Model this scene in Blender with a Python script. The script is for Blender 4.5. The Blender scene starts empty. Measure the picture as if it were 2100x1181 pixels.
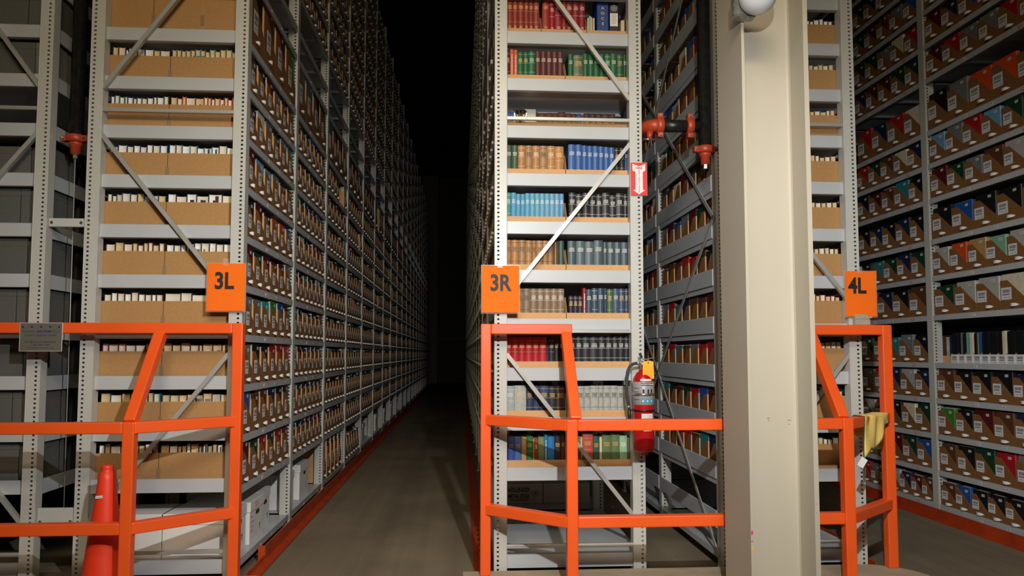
import bpy, math, random
from mathutils import Matrix, Vector
PI = math.pi
scene = bpy.context.scene
COL = scene.collection
rnd = random.Random(7)

# ------------------------------------------------------------------ camera, world, lights
EYE = 1.32
yaw, pitch, roll = 0.0673, 0.0642, 0.0003
cam_d = bpy.data.cameras.new('camera'); cam = bpy.data.objects.new('camera', cam_d); COL.objects.link(cam)
fw = Vector((math.sin(yaw)*math.cos(pitch), math.cos(yaw)*math.cos(pitch), math.sin(pitch)))
rt = Vector((math.cos(yaw), -math.sin(yaw), 0)); up = rt.cross(fw)
rt, up = rt*math.cos(roll)+up*math.sin(roll), up*math.cos(roll)-rt*math.sin(roll)
m3 = Matrix((rt, up, -fw)).transposed()
cam.matrix_world = Matrix.Translation((0, 0, EYE)) @ m3.to_4x4()
cam_d.sensor_width = 36; cam_d.lens = 36*1560/2100
cam_d.shift_y = 34.7/2100
cam_d.clip_start = 0.05; cam_d.clip_end = 100
scene.camera = cam

world = bpy.data.worlds.new('world'); scene.world = world; world.use_nodes = True
world.node_tree.nodes['Background'].inputs[0].default_value = (1.0, 0.85, 0.65, 1)
world.node_tree.nodes['Background'].inputs[1].default_value = 0.0

def lamp(name, typ, loc, energy, color, target=None, **k):
    d = bpy.data.lights.new(name, typ); d.energy = energy; d.color = color
    for a, v in k.items(): setattr(d, a, v)
    o = bpy.data.objects.new(name, d); COL.objects.link(o); o.location = loc
    if target is not None:
        o.rotation_euler = (Vector(target)-Vector(loc)).to_track_quat('-Z', 'Y').to_euler()
    return o
fl = lamp('camera_flash', 'SPOT', (0.46, 0.70, EYE+1.21), 535, (0.98, 0.99, 1.0), (0.70, 4.6, 1.30),
     shadow_soft_size=0.03, spot_size=math.radians(72), spot_blend=1.0)
fl.scale = (2.1, 1, 1)
lamp('front_hall_light', 'AREA', (-0.25, 0.9, 4.2), 21, (1.0, 0.84, 0.60), (-0.25, 4.9, 2.3),
     shape='RECTANGLE', size=1.8, size_y=0.8, spread=math.radians(115))
lamp('hall_fill_light', 'AREA', (0.0, -2.2, 5.0), 66, (1.0, 0.84, 0.60), (0.1, 4.6, 0.6),  # added warm fill in place of hall bounce, lifts the lower rack fronts
     shape='RECTANGLE', size=2.4, size_y=0.6, spread=math.radians(110))
vs = scene.view_settings
vs.view_transform = 'Standard'; vs.look = 'None'; vs.exposure = -0.13; vs.gamma = 1; vs.use_curve_mapping = False

# ------------------------------------------------------------------ materials
MATS = {}
def s2l(c): return tuple((x/255/12.92 if x/255 <= .04045 else ((x/255+.055)/1.055)**2.4) for x in c)
def mat(name, rgb, rough=.6, metal=0, noise=0, scale=20, spec=.5, lin=False, stretch=None, bump=0, alpha=1):
    if name in MATS: return MATS[name]
    m = bpy.data.materials.new(name); m.use_nodes = True
    nt = m.node_tree; b = nt.nodes['Principled BSDF']
    c = rgb if lin else s2l(rgb)
    b.inputs['Base Color'].default_value = (*c, 1); b.inputs['Roughness'].default_value = rough
    b.inputs['Metallic'].default_value = metal; b.inputs['Specular IOR Level'].default_value = spec
    if alpha < 1: b.inputs['Alpha'].default_value = alpha
    if noise or bump:
        tc = nt.nodes.new('ShaderNodeTexCoord'); n = nt.nodes.new('ShaderNodeTexNoise')
        n.inputs['Scale'].default_value = scale; n.inputs['Detail'].default_value = 4
        src = tc.outputs['Object']
        if stretch:
            mp = nt.nodes.new('ShaderNodeMapping'); mp.inputs['Scale'].default_value = stretch
            nt.links.new(src, mp.inputs[0]); src = mp.outputs[0]
        nt.links.new(src, n.inputs['Vector'])
        if noise:
            r = nt.nodes.new('ShaderNodeValToRGB')
            r.color_ramp.elements[0].position = .3; r.color_ramp.elements[1].position = .7
            r.color_ramp.elements[0].color = (*[max(0, x*(1-noise)) for x in c], 1)
            r.color_ramp.elements[1].color = (*[min(1, x*(1+noise)) for x in c], 1)
            nt.links.new(n.outputs['Fac'], r.inputs[0]); nt.links.new(r.outputs[0], b.inputs['Base Color'])
        if bump:
            bp = nt.nodes.new('ShaderNodeBump'); bp.inputs['Strength'].default_value = bump; bp.inputs['Distance'].default_value = .003
            nt.links.new(n.outputs['Fac'], bp.inputs['Height']); nt.links.new(bp.outputs[0], b.inputs['Normal'])
    MATS[name] = m
    return m
STEEL = mat('rack_grey_enamel', (194, 195, 189), .34, noise=.04, scale=3, spec=.38)
BEAM = mat('beam_grey_enamel', (186, 190, 193), .34, noise=.03, scale=4, spec=.3)
GALV = mat('brace_steel', (178, 178, 172), .35, .25, noise=.05, scale=8)
ORANGE = mat('safety_orange_enamel', (244, 94, 34), .38, noise=.04, scale=5)
RAILOR = mat('guide_rail_orange', (176, 62, 22), .5, noise=.18, scale=6)
CARD = mat('brown_cardboard', (176, 134, 84), .85, noise=.06, scale=60)
TAN = mat('tan_cardboard', (208, 162, 112), .85, noise=.05, scale=60)
KRAFT = mat('kraft_file_board', (130, 88, 44), .85, noise=.08, scale=80)
WHITE = mat('white_card', (232, 230, 226), .7)
LABELW = mat('label_paper', (226, 226, 228), .6)
INK = mat('black_ink', (28, 28, 30), .6)
PULL = mat('white_pull_tab', (238, 238, 234), .55)
GREYBOX = mat('grey_archive_board', (92, 92, 88), .8, noise=.06, scale=60)
GREYBOX2 = mat('light_grey_archive_board', (122, 118, 108), .8, noise=.06, scale=60)
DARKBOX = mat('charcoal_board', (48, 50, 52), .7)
CONC = mat('pad_concrete', (176, 160, 134), .9, noise=.10, scale=9, bump=.2)
REDL = mat('red_sticker', (208, 60, 30), .6)
BLACK = mat('black_plastic', (26, 26, 27), .45)
PIPE = mat('black_steel_pipe', (52, 52, 50), .35, .6, noise=.3, scale=30)
FIT = mat('orange_fitting_paint', (176, 66, 38), .4, noise=.06, scale=20)
CHROME = mat('zinc_steel', (200, 200, 198), .25, .9)
PAGE = mat('book_pages', (226, 216, 196), .85, noise=.06, scale=200)
PAGE2 = mat('old_book_pages', (216, 190, 142), .85, noise=.08, scale=200)
PAGEW = mat('white_book_pages', (238, 236, 230), .85, noise=.04, scale=200)
GOLD = mat('gold_stamping', (216, 178, 104), .45, .2)
SILV = mat('white_stamping', (224, 222, 214), .5)
BEIGE = mat('column_beige_paint', (182, 174, 156), .6, noise=.04, scale=2.5, stretch=(1, 1, .4))

# ------------------------------------------------------------------ mesh helpers
class MB:
    def __init__(s): s.v = []; s.f = []; s.m = []; s.mats = []; s.sm = []
    def mi(s, m):
        if m not in s.mats: s.mats.append(m)
        return s.mats.index(m)
    def faces(s, vs, fs, m, smooth=False):
        b = len(s.v); s.v += [tuple(v) for v in vs]; i = s.mi(m)
        for f in fs: s.f.append(tuple(b+q for q in f)); s.m.append(i); s.sm.append(smooth)
        return s
    def box(s, x0, x1, y0, y1, z0, z1, m):
        return s.faces([(x0,y0,z0),(x1,y0,z0),(x1,y1,z0),(x0,y1,z0),(x0,y0,z1),(x1,y0,z1),(x1,y1,z1),(x0,y1,z1)],
                [(0,3,2,1),(4,5,6,7),(0,1,5,4),(1,2,6,5),(2,3,7,6),(3,0,4,7)], m)
    def bbox(s, x0, x1, y0, y1, z0, z1, m, b=.003):
        """box with chamfered vertical and top edges (8-gon footprint)"""
        b = min(b, (x1-x0)/3, (y1-y0)/3, (z1-z0)/3)
        ring = lambda i, z: [(x0+b+i, y0+i, z), (x1-b-i, y0+i, z), (x1-i, y0+b+i, z), (x1-i, y1-b-i, z), (x1-b-i, y1-i, z), (x0+b+i, y1-i, z), (x0+i, y1-b-i, z), (x0+i, y0+b+i, z)]
        vs = ring(b*.6, z0)+ring(0, z0+b)+ring(0, z1-b)+ring(b*.6, z1)
        fs = [tuple(reversed(range(8))), tuple(range(24, 32))]
        for r in range(3):
            for k in range(8): fs.append((r*8+k, r*8+(k+1) % 8, r*8+8+(k+1) % 8, r*8+8+k))
        return s.faces(vs, fs, m)
    def prism(s, pts, a, b, axis, m):
        """extrude a 2D outline between a and b along axis ('x': pts=(y,z), 'y': pts=(x,z), 'z': pts=(x,y))"""
        n = len(pts)
        def P(p, t): return {'x': (t, p[0], p[1]), 'y': (p[0], t, p[1]), 'z': (p[0], p[1], t)}[axis]
        vs = [P(p, a) for p in pts]+[P(p, b) for p in pts]
        fs = [tuple(range(n)), tuple(reversed(range(n, 2*n)))]+[(k, n+k, n+(k+1) % n, (k+1) % n) for k in range(n)]
        ar = sum(pts[k][0]*pts[(k+1) % n][1]-pts[(k+1) % n][0]*pts[k][1] for k in range(n))
        flip = (ar > 0) == (b > a)
        if axis == 'y': flip = not flip
        if flip: pass
        if not flip: fs = [tuple(reversed(f)) for f in fs]
        fs = [tuple(reversed(f)) for f in fs]
        return s.faces(vs, fs, m)
    def tube(s, path, r, m, n=12, cap=True, smooth=True):
        path = [Vector(p) for p in path]; rs = r if isinstance(r, (list, tuple)) else [r]*len(path)
        vs = []; prev = None
        for i, p in enumerate(path):
            t = (path[min(i+1, len(path)-1)]-path[max(i-1, 0)]).normalized()
            if prev is None: a = t.orthogonal().normalized()
            else: a = (prev-t*prev.dot(t)).normalized()
            prev = a; b = t.cross(a)
            vs += [tuple(p+(a*math.cos(2*PI*k/n)+b*math.sin(2*PI*k/n))*rs[i]) for k in range(n)]
        fs = []
        for i in range(len(path)-1):
            for k in range(n): fs.append((i*n+k, i*n+(k+1) % n, (i+1)*n+(k+1) % n, (i+1)*n+k))
        if cap: fs += [tuple(reversed(range(n))), tuple(range((len(path)-1)*n, len(path)*n))]
        return s.faces(vs, fs, m, smooth)
    def bar(s, p, q, w, h, m, upv=(0, 0, 1)):
        """rectangular bar from p to q, w across, h along upv"""
        p, q = Vector(p), Vector(q); t = (q-p).normalized(); side = t.cross(Vector(upv)).normalized(); u = side.cross(t)
        vs = []
        for c in (p, q):
            for a, b in ((-1,-1),(1,-1),(1,1),(-1,1)): vs.append(tuple(c+side*(a*w/2)+u*(b*h/2)))
        return s.faces(vs, [(3,2,1,0),(4,5,6,7),(0,1,5,4),(1,2,6,5),(2,3,7,6),(3,0,4,7)], m)
    def data(s, name):
        me = bpy.data.meshes.new(name); me.from_pydata(s.v, [], s.f)
        for m in s.mats: me.materials.append(m)
        me.polygons.foreach_set('material_index', s.m); me.polygons.foreach_set('use_smooth', s.sm)
        me.update(); return me
    def build(s, name, parent=None, loc=(0, 0, 0), rz=0):
        return link(name, s.data(name), parent, loc, rz)
def link(name, data, parent=None, loc=(0, 0, 0), rz=0):
    o = bpy.data.objects.new(name, data); COL.objects.link(o); o.location = loc; o.rotation_euler = (0, 0, rz)
    if parent is not None: o.parent = parent
    return o
def tag(o, label, cat, group=None, kind=None):
    o['label'] = label; o['category'] = cat
    if group: o['group'] = group
    if kind: o['kind'] = kind
    return o
def struct(o): o['kind'] = 'structure'; return o
def thing(name, label, cat, loc=(0, 0, 0), group=None, rz=0):
    o = link(name, None, None, loc, rz); o.empty_display_size = .05
    return tag(o, label, cat, group)
def bevel(o, w=.004, seg=2):
    md = o.modifiers.new('bevel', 'BEVEL'); md.width = w; md.segments = seg; md.limit_method = 'ANGLE'; md.angle_limit = math.radians(40)
    return o
def text(name, body, size, m, parent, loc, bold=0, align='CENTER', rot=(PI/2, 0, 0), sx=1, space=1, line=1):
    c = bpy.data.curves.new(name, 'FONT'); c.body = body; c.size = size; c.align_x = align; c.align_y = 'CENTER'
    c.offset = bold; c.extrude = .0004; c.space_character = space; c.space_line = line; c.fill_mode = 'BOTH'
    tmp = bpy.data.objects.new(name, c); COL.objects.link(tmp)
    dg = bpy.context.evaluated_depsgraph_get(); me = bpy.data.meshes.new_from_object(tmp.evaluated_get(dg))
    bpy.data.objects.remove(tmp); me.materials.clear(); me.materials.append(m)
    o = link(name, me, parent, loc); o.rotation_euler = rot; o.scale = (sx, 1, 1)
    return o
ORD = ['zeroth','first','second','third','fourth','fifth','sixth','seventh','eighth','ninth','tenth','eleventh','twelfth','thirteenth','fourteenth','fifteenth','sixteenth','seventeenth','eighteenth','nineteenth','twentieth']

# ------------------------------------------------------------------ layout
DF = 4.58                   # front plane of the racks
BAY = 1.37
PITCH = .2991
NB = 18
H = 6.9                     # rack height
XL0, XL1 = -2.205, -1.288   # rack 3L
XR0, XR1 = .202, 1.116      # rack 3R
XQ0, XQ1 = 1.578, 2.488     # rack 4L
XP0, XP1 = -3.336, -2.422   # rack 2R
XS = 3.85                   # rack 4R face
ZL, ZR, ZQ = 3.283, 3.330, 3.305   # top edge of the top visible end beams
PW, PD = .077, .075         # upright width and depth
PAD = .05

# floor: worn concrete with tyre tracks along the aisle
def floor_mat():
    m = bpy.data.materials.new('aisle_concrete'); m.use_nodes = True; nt = m.node_tree; b = nt.nodes['Principled BSDF']
    tc = nt.nodes.new('ShaderNodeTexCoord')
    def noise(scale, st):
        mp = nt.nodes.new('ShaderNodeMapping'); mp.inputs['Scale'].default_value = st
        n = nt.nodes.new('ShaderNodeTexNoise'); n.inputs['Scale'].default_value = scale; n.inputs['Detail'].default_value = 6
        nt.links.new(tc.outputs['Object'], mp.inputs[0]); nt.links.new(mp.outputs[0], n.inputs['Vector']); return n
    a = noise(1.3, (1, 1, 1)); t = noise(5, (1, .02, 1)); g = noise(60, (1, 1, 1))
    def ramp(n, c0, c1, p0, p1):
        r = nt.nodes.new('ShaderNodeValToRGB'); r.color_ramp.elements[0].position = p0; r.color_ramp.elements[1].position = p1
        r.color_ramp.elements[0].color = (*c0, 1); r.color_ramp.elements[1].color = (*c1, 1); nt.links.new(n.outputs['Fac'], r.inputs[0]); return r
    base = ramp(a, s2l((124, 112, 92)), s2l((144, 131, 109)), .3, .7)
    tr = ramp(t, (.76, .76, .78), (1, 1, 1), .36, .62); gr = ramp(g, (.88, .88, .88), (1, 1, 1), .3, .6)
    cur = base.outputs[0]
    for r in (tr, gr):
        mx = nt.nodes.new('ShaderNodeMix'); mx.data_type = 'RGBA'; mx.blend_type = 'MULTIPLY'; mx.inputs[0].default_value = 1
        nt.links.new(cur, mx.inputs[6]); nt.links.new(r.outputs[0], mx.inputs[7]); cur = mx.outputs[2]
    nt.links.new(cur, b.inputs['Base Color']); b.inputs['Roughness'].default_value = .7
    return m
FLOORM = floor_mat()
WALLM = mat('wall_grey_panel', (96, 98, 102), .7, noise=.08, scale=1.2)
CEILM = mat('ceiling_dark', (60, 60, 60), .8)
struct(MB().box(-9, 9, -3, 36, -.1, 0, FLOORM).build('floor'))
struct(MB().box(-9, 9, -3, 36, 9.4, 9.5, CEILM).build('ceiling'))
struct(MB().box(-9, 9, 34.6, 34.8, 0, 9.4, WALLM).build('wall_back'))
struct(MB().box(-9.2, -9, -3, 36, 0, 9.4, WALLM).build('wall_left'))
struct(MB().box(9, 9.2, -3, 36, 0, 9.4, WALLM).build('wall_right'))
struct(MB().box(-9, 9, -3.2, -3, 0, 9.4, WALLM).build('wall_front'))
# pale pilaster and dark handrail band on the far end wall
struct(MB().box(-1.75, -1.05, 34.3, 34.6, 0, 9.4, mat('pilaster_grey', (140, 142, 150), .6)).build('trim_1'))
struct(MB().box(-1.0, 1.2, 34.54, 34.6, 1.95, 2.07, BLACK).build('trim_2'))

# ------------------------------------------------------------------ racks
def upright_mesh(hole_side, holes=True):
    """C-section upright, origin at lower front-left corner; a column of real punched slots in the -y face"""
    b = MB(); w, d, t = PW, PD, .003
    hx = w*.30 if hole_side < 0 else w*.70
    hw, hh, hp = .0135, .0110, .0260
    x0, x1 = hx-hw/2, hx+hw/2
    b.box(0, x0, 0, t, 0, H, STEEL); b.box(x1, w, 0, t, 0, H, STEEL)
    z = 0; k = 0
    while z < H-.001:
        z1 = min(z+hp-hh, H)
        b.faces([(x0, 0, z), (x1, 0, z), (x1, 0, z1), (x0, 0, z1)], [(0, 1, 2, 3)], STEEL)
        b.faces([(x0, 0, z), (x1, 0, z), (x1, t, z), (x0, t, z)], [(0, 3, 2, 1)], STEEL)
        b.faces([(x0, 0, z1), (x1, 0, z1), (x1, t, z1), (x0, t, z1)], [(0, 1, 2, 3)], STEEL)
        z += hp
    b.box(0, t, t, d, 0, H, STEEL); b.box(w-t, w, t, d, 0, H, STEEL)
    b.box(t, .02, d-t, d, 0, H, STEEL); b.box(w-.02, w-t, d-t, d, 0, H, STEEL)
    # rounded outer corners read as a thin bright edge
    b.tube([(.002, .002, 0), (.002, .002, H)], .0028, STEEL, 8, False); b.tube([(w-.002, .002, 0), (w-.002, .002, H)], .0028, STEEL, 8, False)
    b.box(-.012, w+.012, -.006, d+.01, 0, .008, STEEL)
    return b.data('upright')
UP_L, UP_R = upright_mesh(-1), upright_mesh(1)

def facade(root, x0, x1, ztop, ks, flip, low_front):
    """front frame of a rack: two uprights, end beams level by level, lattice bracing"""
    link('upright', UP_L, root, (x0, DF, 0)); link('upright', UP_R, root, (x1-PW, DF, 0))
    for k in ks:
        z = ztop-k*PITCH
        b = MB(); a0, a1 = x0+PW, x1-PW; y = DF+.030
        b.prism([(y, z-.078), (y+.004, z-.080), (y+.035, z-.080), (y+.035, z-.076), (y+.004, z-.074), (y+.004, z-.004), (y+.022, z-.004), (y+.022, z), (y+.003, z), (y, z-.003)], a0, a1, 'x', BEAM)
        b.build('end_beam', root)
    b = MB(); z = low_front
    b.prism([(DF+.030, z-.078), (DF+.05, z-.078), (DF+.05, z), (DF+.030, z)], x0+PW, x1-PW, 'x', BEAM).build('base_beam', root)
    yb = DF+.015
    fx = (lambda t: x0+PW*.96+(x1-x0-PW*1.92)*t) if not flip else (lambda t: x1-PW*.96-(x1-x0-PW*1.92)*t)
    for z in (.178, 1.458, 2.768, 4.05, 5.35):
        MB().bbox(x0+PW*.9, x1-PW*.9, yb-.012, yb+.012, z-.011, z+.011, GALV, .003).build('brace', root)
    for za, zb in ((.35, 1.32), (1.66, 2.62), (2.90, 3.95), (4.2, 5.2), (5.5, 6.5)):
        # zigzag: each panel leans the same way as the photo shows
        i = int(za > 1.5)+int(za > 2.8)+int(za > 4.1)+int(za > 5.4)
        ta, tb = ((0, 1), (1, 0), (0, 1))[i % 3] if i < 3 else ((1, 0), (0, 1))[i-3]
        MB().bar((fx(ta), yb, za), (fx(tb), yb, zb), .024, .026, GALV, (0, 1, 0)).build('brace', root)

LV_L = [ZL-k*PITCH-.062 for k in range(10)]            # deck heights in rack 3L, top to bottom
LV_R = [ZR-k*PITCH-.062 for k in range(10)]
LV_Q = [ZQ-k*PITCH-.062 for k in range(10)]
BASE = .105
UPPER = [3.66, 3.885, 4.18, 4.47, 4.77, 5.07, 5.37, 5.67, 5.97, 6.27, 6.57]
def deck_mesh(x0, x1, y0, y1, z, face, b=None):
    """steel shelf panel with lips; face=+1 front lip on the +x side"""
    b = b or MB(); xf = x1 if face > 0 else x0
    b.box(x0+.012, x1-.012, y0, y1, z-.004, z, BEAM)
    if face > 0: b.box(x1-.016, x1-.004, y0, y1, z-.035, z+.008, BEAM); b.box(x0+.004, x0+.012, y0, y1, z-.035, z+.004, BEAM)
    else: b.box(x0+.004, x0+.016, y0, y1, z-.035, z+.008, BEAM); b.box(x1-.012, x1-.004, y0, y1, z-.035, z+.004, BEAM)
    for t in (.33, .66): b.box(x0+.02, x1-.02, y0+(y1-y0)*t-.015, y0+(y1-y0)*t+.015, z-.022, z-.004, BEAM)
    return b
def shelf_stickers(sh, x, y0, y1, z, face):
    """three little stickers on the shelf lip"""
    s = .0012*face
    for t, m, w, in ((.38, LABELW, .036), (.60, LABELW, .042), (.84, REDL, .036)):
        b = MB(); yc = y0+(y1-y0)*(t if face < 0 else 1-t) if False else y0+(y1-y0)*(1-t if face < 0 else t); zc = z-.014
        a, c = sorted((x, x+s)); 
        if t == .60:
            b.prism([(yc-w/2, zc+.009), (yc+w/2, zc+.009), (yc+w/4, zc-.003), (yc, zc-.009), (yc-w/4, zc-.003)], a, c, 'x', m)
            d0, d1 = sorted((x+s, x+s*1.4)); b.prism([(yc-.008, zc+.005), (yc+.008, zc+.005), (yc, zc-.004)], d0, d1, 'x', INK)
        else:
            b.box(a, c, yc-w/2, yc+w/2, zc-.009, zc+.009, m)
            d0, d1 = sorted((x+s, x+s*1.4))
            for q in (-.008, 0, .008): b.box(d0, d1, yc+q-.002, yc+q+.002, zc-.005, zc+.005, REDL if m is LABELW else LABELW)
        b.build('shelf_sticker', sh)

def rack_run(root, x0, x1, face, levels, first_shelf=0, shelves_bays=3, rear=False, y_start=DF):
    """uprights of every bay and the shelf panels; near bays piece by piece, the far ones as one part"""
    for i in range(1, 7):
        y = DF+i*BAY
        link('upright', UP_L, root, (x0, y, 0)); link('upright', UP_R, root, (x1-PW, y, 0))
    b = MB()
    for i in range(7, NB+1):
        y = DF+i*BAY
        for xx in (x0, x1-PW): b.box(xx, xx+PW, y, y+.06, 0, H, STEEL)
    for i in range(shelves_bays, NB):
        y0 = DF+i*BAY+PD
        for z in levels+UPPER[:]+[BASE]: deck_mesh(x0, x1, y0, y0+BAY-PD, z, face, b)
    o = b.build('far_bays', root); o['kind'] = 'stuff'
    for i in range(shelves_bays):
        y0 = DF+i*BAY+PD+.002; y1 = DF+(i+1)*BAY-.002
        for z in levels+UPPER[:5]+[BASE]:
            sh = deck_mesh(x0, x1, y0, y1, z, face).build('shelf', root)
            if i < 2 and z < 3.7: shelf_stickers(sh, x1-.004 if face > 0 else x0+.004, y0, y1, z+ (0 if z != BASE else -.012), face)
        MB_u = MB()
        for z in UPPER[5:]: deck_mesh(x0, x1, y0, y1, z, face, MB_u)
        MB_u.build('upper_shelves', root)

r3L = thing('storage_rack', 'tall grey shelving rack with the 3L sign, brown trays facing the front', 'rack', (0, 0, 0), 'shelving racks')
r3R = thing('storage_rack', 'tall grey shelving rack with the 3R sign and fire extinguisher', 'rack', (0, 0, 0), 'shelving racks')
r4L = thing('storage_rack', 'tall grey shelving rack with the 4L sign, behind the beige column', 'rack', (0, 0, 0), 'shelving racks')
r2R = thing('storage_rack', 'grey shelving rack at the left edge, filled with dark grey boxes', 'rack', (0, 0, 0), 'shelving racks')
r4R = thing('storage_rack', 'shelving rack at the right edge facing the fourth aisle, large file boxes', 'rack', (0, 0, 0), 'shelving racks')
facade(r3L, XL0, XL1, ZL, range(-8, 10), False, BASE+.02)
facade(r3R, XR0, XR1, ZR, range(-8, 10), True, BASE+.02)
facade(r4L, XQ0, XQ1, ZQ, range(-8, 10), False, BASE+.02)
facade(r2R, XP0, XP1, ZL, range(-8, 10), True, BASE+.02)
rack_run(r3L, XL0, XL1, 1, LV_L)
rack_run(r3R, XR0, XR1, -1, LV_R)
rack_run(r4L, XQ0, XQ1, 1, LV_Q, shelves_bays=2)
for i in (1, 2):
    link('upright', UP_R, r2R, (XP1-PW, DF+i*BAY, 0))
for k in range(-3, 10):
    z = ZL-k*PITCH
    MB().box(XP1-.02, XP1-.008, DF+PD+.003, DF+BAY-.003, z-.085, z, BEAM).build('rear_beam', r2R)
    if k >= 0 or True:
        MB().box(XP0+.05, XP1-.03, DF+PD, DF+BAY, z-.066, z-.062, BEAM).build('shelf', r2R)
# 4R face: its own uprights and shelves
LV_S = [.107, .377, .666, .954, 1.241, 1.627, 1.948, 2.249, 2.587, 2.877, 3.155, 3.597, 3.888, 4.18, 4.47, 4.77]
SW = .91
for i in range(-1, 8):
    y = DF+i*BAY+.02
    link('upright', UP_L, r4R, (XS, y, 0)); 
    if i < 3: link('upright', UP_R, r4R, (XS+SW-PW, y, 0))
for i in range(-1, 2):
    y0 = DF+i*BAY+PD+.022; y1 = DF+(i+1)*BAY+.018
    for z in LV_S:
        sh = deck_mesh(XS, XS+SW, y0, y1, z, -1).build('shelf', r4R)
        if i >= 0: shelf_stickers(sh, XS+.004, y0, y1, z-(.0 if z > .2 else .012), -1)
b = MB()
for i in range(2, 6):
    for z in LV_S: deck_mesh(XS, XS+SW, DF+i*BAY+PD+.02, DF+(i+1)*BAY+.02, z, -1, b)
b.build('far_bays', r4R)['kind'] = 'stuff'
for k in range(-4, 11):        # rear beams of 4L seen through the gap
    z = ZQ+.044-k*PITCH
    for i in range(2):
        MB().prism([(XQ0-.004, z-.105), (XQ0+.006, z-.105), (XQ0+.006, z-.006), (XQ0-.001, z), (XQ0-.004, z-.004)], DF+i*BAY+PD+.004, DF+(i+1)*BAY-.004, 'y', BEAM).build('rear_beam', r4L)
YN = [DF-.02+.04, DF+BAY+.03, DF+2*BAY+.03]; xr = XQ0-.012
for i, (a, c) in enumerate([((0, .10), (1, 1.17)), ((1, 1.17), (0, 2.17)), ((0, 2.17), (1, 3.25)), ((1, 3.25), (0, 4.3)), ((1, 1.17), (2, .15)), ((1, 1.17), (2, 2.2)), ((1, 3.25), (2, 2.2)), ((1, 3.25), (2, 4.3))]):
    MB().bar((xr, YN[a[0]], a[1]), (xr, YN[c[0]], c[1]), .006, .028, GALV, (0, 0, 1)).build('cross_brace', r4L)
    MB().tube([(xr-.006, YN[c[0]], c[1]), (xr+.004, YN[c[0]], c[1])], .012, CHROME, 8, True, False).build('bolt', r4L)

# ------------------------------------------------------------------ file boxes and books
COLORS = {'black': (24, 24, 28), 'maroon': (88, 22, 30), 'dark green': (20, 62, 42), 'navy': (26, 40, 72), 'brown': (94, 56, 34), 'red': (170, 28, 34),
  'blue': (28, 84, 160), 'teal': (40, 130, 140), 'tan': (186, 146, 92), 'grey': (120, 122, 122), 'light grey': (176, 176, 172), 'green': (60, 130, 50),
  'orange': (214, 78, 26), 'light blue': (110, 164, 200), 'cream': (216, 206, 180), 'turquoise': (30, 176, 180), 'pink': (190, 50, 80), 'mint': (130, 180, 150)}
def cloth(c): return mat('cover_'+c.replace(' ', '_'), COLORS[c], .5, noise=.12, scale=40)
def file_box_mesh(w, d, h, peak=.28, low=.32):
    """front in the plane x=0 facing +x, width along y, depth towards -x; walls 4 mm"""
    b = MB(); t = .004; y0, y1 = -w/2, w/2; hl = h*low
    prof = [(y0, 0), (y1, 0), (y1, hl), (y1-.004, hl+.004), (y0+w*peak, h), (y0, h)]
    b.prism(prof, -t, 0, 'x', KRAFT); b.prism(prof, -d, -d+t, 'x', KRAFT)
    b.prism([(-d+t, 0), (-t, 0), (-t, h), (-d+t, h)], y0, y0+t, 'y', TAN)
    b.prism([(-d+t, 0), (-t, 0), (-t, hl), (-d+t, hl)], y1-t, y1, 'y', TAN)
    b.box(-d+t, -t, y0+t, y1-t, 0, t, KRAFT)
    return b.data('file_box')
GREYP = mat('print_grey', (96, 96, 100), .7)
def label_mesh(w, hgt):
    INK = GREYP
    b = MB(); b.box(0, .0008, -w/2, w/2, -hgt/2, hgt/2, LABELW); r = random.Random(3)
    y = -w*.36
    while y < w*.36:
        bw = r.choice((.0012, .002, .003)); b.box(.0008, .0011, y, y+bw, hgt*.08, hgt*.34, INK); y += bw+r.choice((.0012, .0018))
    y = -w*.38
    while y < w*.3: bw = r.uniform(.003, .005); b.box(.0008, .0011, y, y+bw, -hgt*.13, hgt*.0, INK); y += bw+.0016
    b.box(.0008, .0011, -w*.3, w*.1, -hgt*.34, -hgt*.31, INK)
    b.box(.0008, .0011, w*.22, w*.38, -hgt*.4, -hgt*.38, INK); b.box(.0008, .0011, w*.22, w*.24, -hgt*.4, -hgt*.25, INK); b.box(.0008, .0011, w*.36, w*.38, -hgt*.4, -hgt*.25, INK); b.box(.0008, .0011, w*.22, w*.38, -hgt*.27, -hgt*.25, INK)
    return b.data('label')
def pull_mesh(w, dr):
    """white tongue that bows out of a slot; dr = side its tip points to"""
    b = MB(); n = 8; h = .011; vs = []; fs = []
    for i in range(n+1):
        t = i/n; y = dr*(t-.5)*w; x = .003+.017*math.sin(PI*min(1, t*1.1)); hh = h if t < .72 else h*(1-(t-.72)/.28*.78)
        for dx in (0, .0022): vs += [(x+dx, y, -hh), (x+dx, y, hh)]
    for i in range(n):
        a = i*4; c = a+4
        fs += [(a, a+1, c+1, c), (a+2, c+2, c+3, a+3), (a+1, a+3, c+3, c+1), (a, c, c+2, a+2)]
    fs += [(0, 2, 3, 1), (n*4, n*4+1, n*4+3, n*4+2)]
    b.faces(vs, fs, PULL); b.box(0, .0006, dr*-.5*w-.004, dr*-.5*w+.004, -.012, .012, INK)
    return b.data('pull_tab')
LBL = {}; PUL = {}; FBM = {}; BKM = {}
def get(d, key, fn):
    if key not in d: d[key] = fn()
    return d[key]
def book_in_box(w, h, t, c, page):
    """book standing with covers facing +-x, spine towards -y when page faces +y"""
    def mk():
        b = MB(); b.box(-t, -t+.003, -w/2, w/2, 0, h, cloth(c)); b.box(-.003, 0, -w/2, w/2, 0, h, cloth(c))
        # rounded spine on the +y side
        pts = [(-t, w/2-.003), (-t*.85, w/2+.004), (-t*.5, w/2+.007), (-t*.15, w/2+.004), (0, w/2-.003)]
        b.prism(pts, 0, h, 'z', cloth(c)); return b.data('book')
    return get(BKM, ('b', round(w, 2), round(h, 2), round(t, 2), c), mk)
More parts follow.
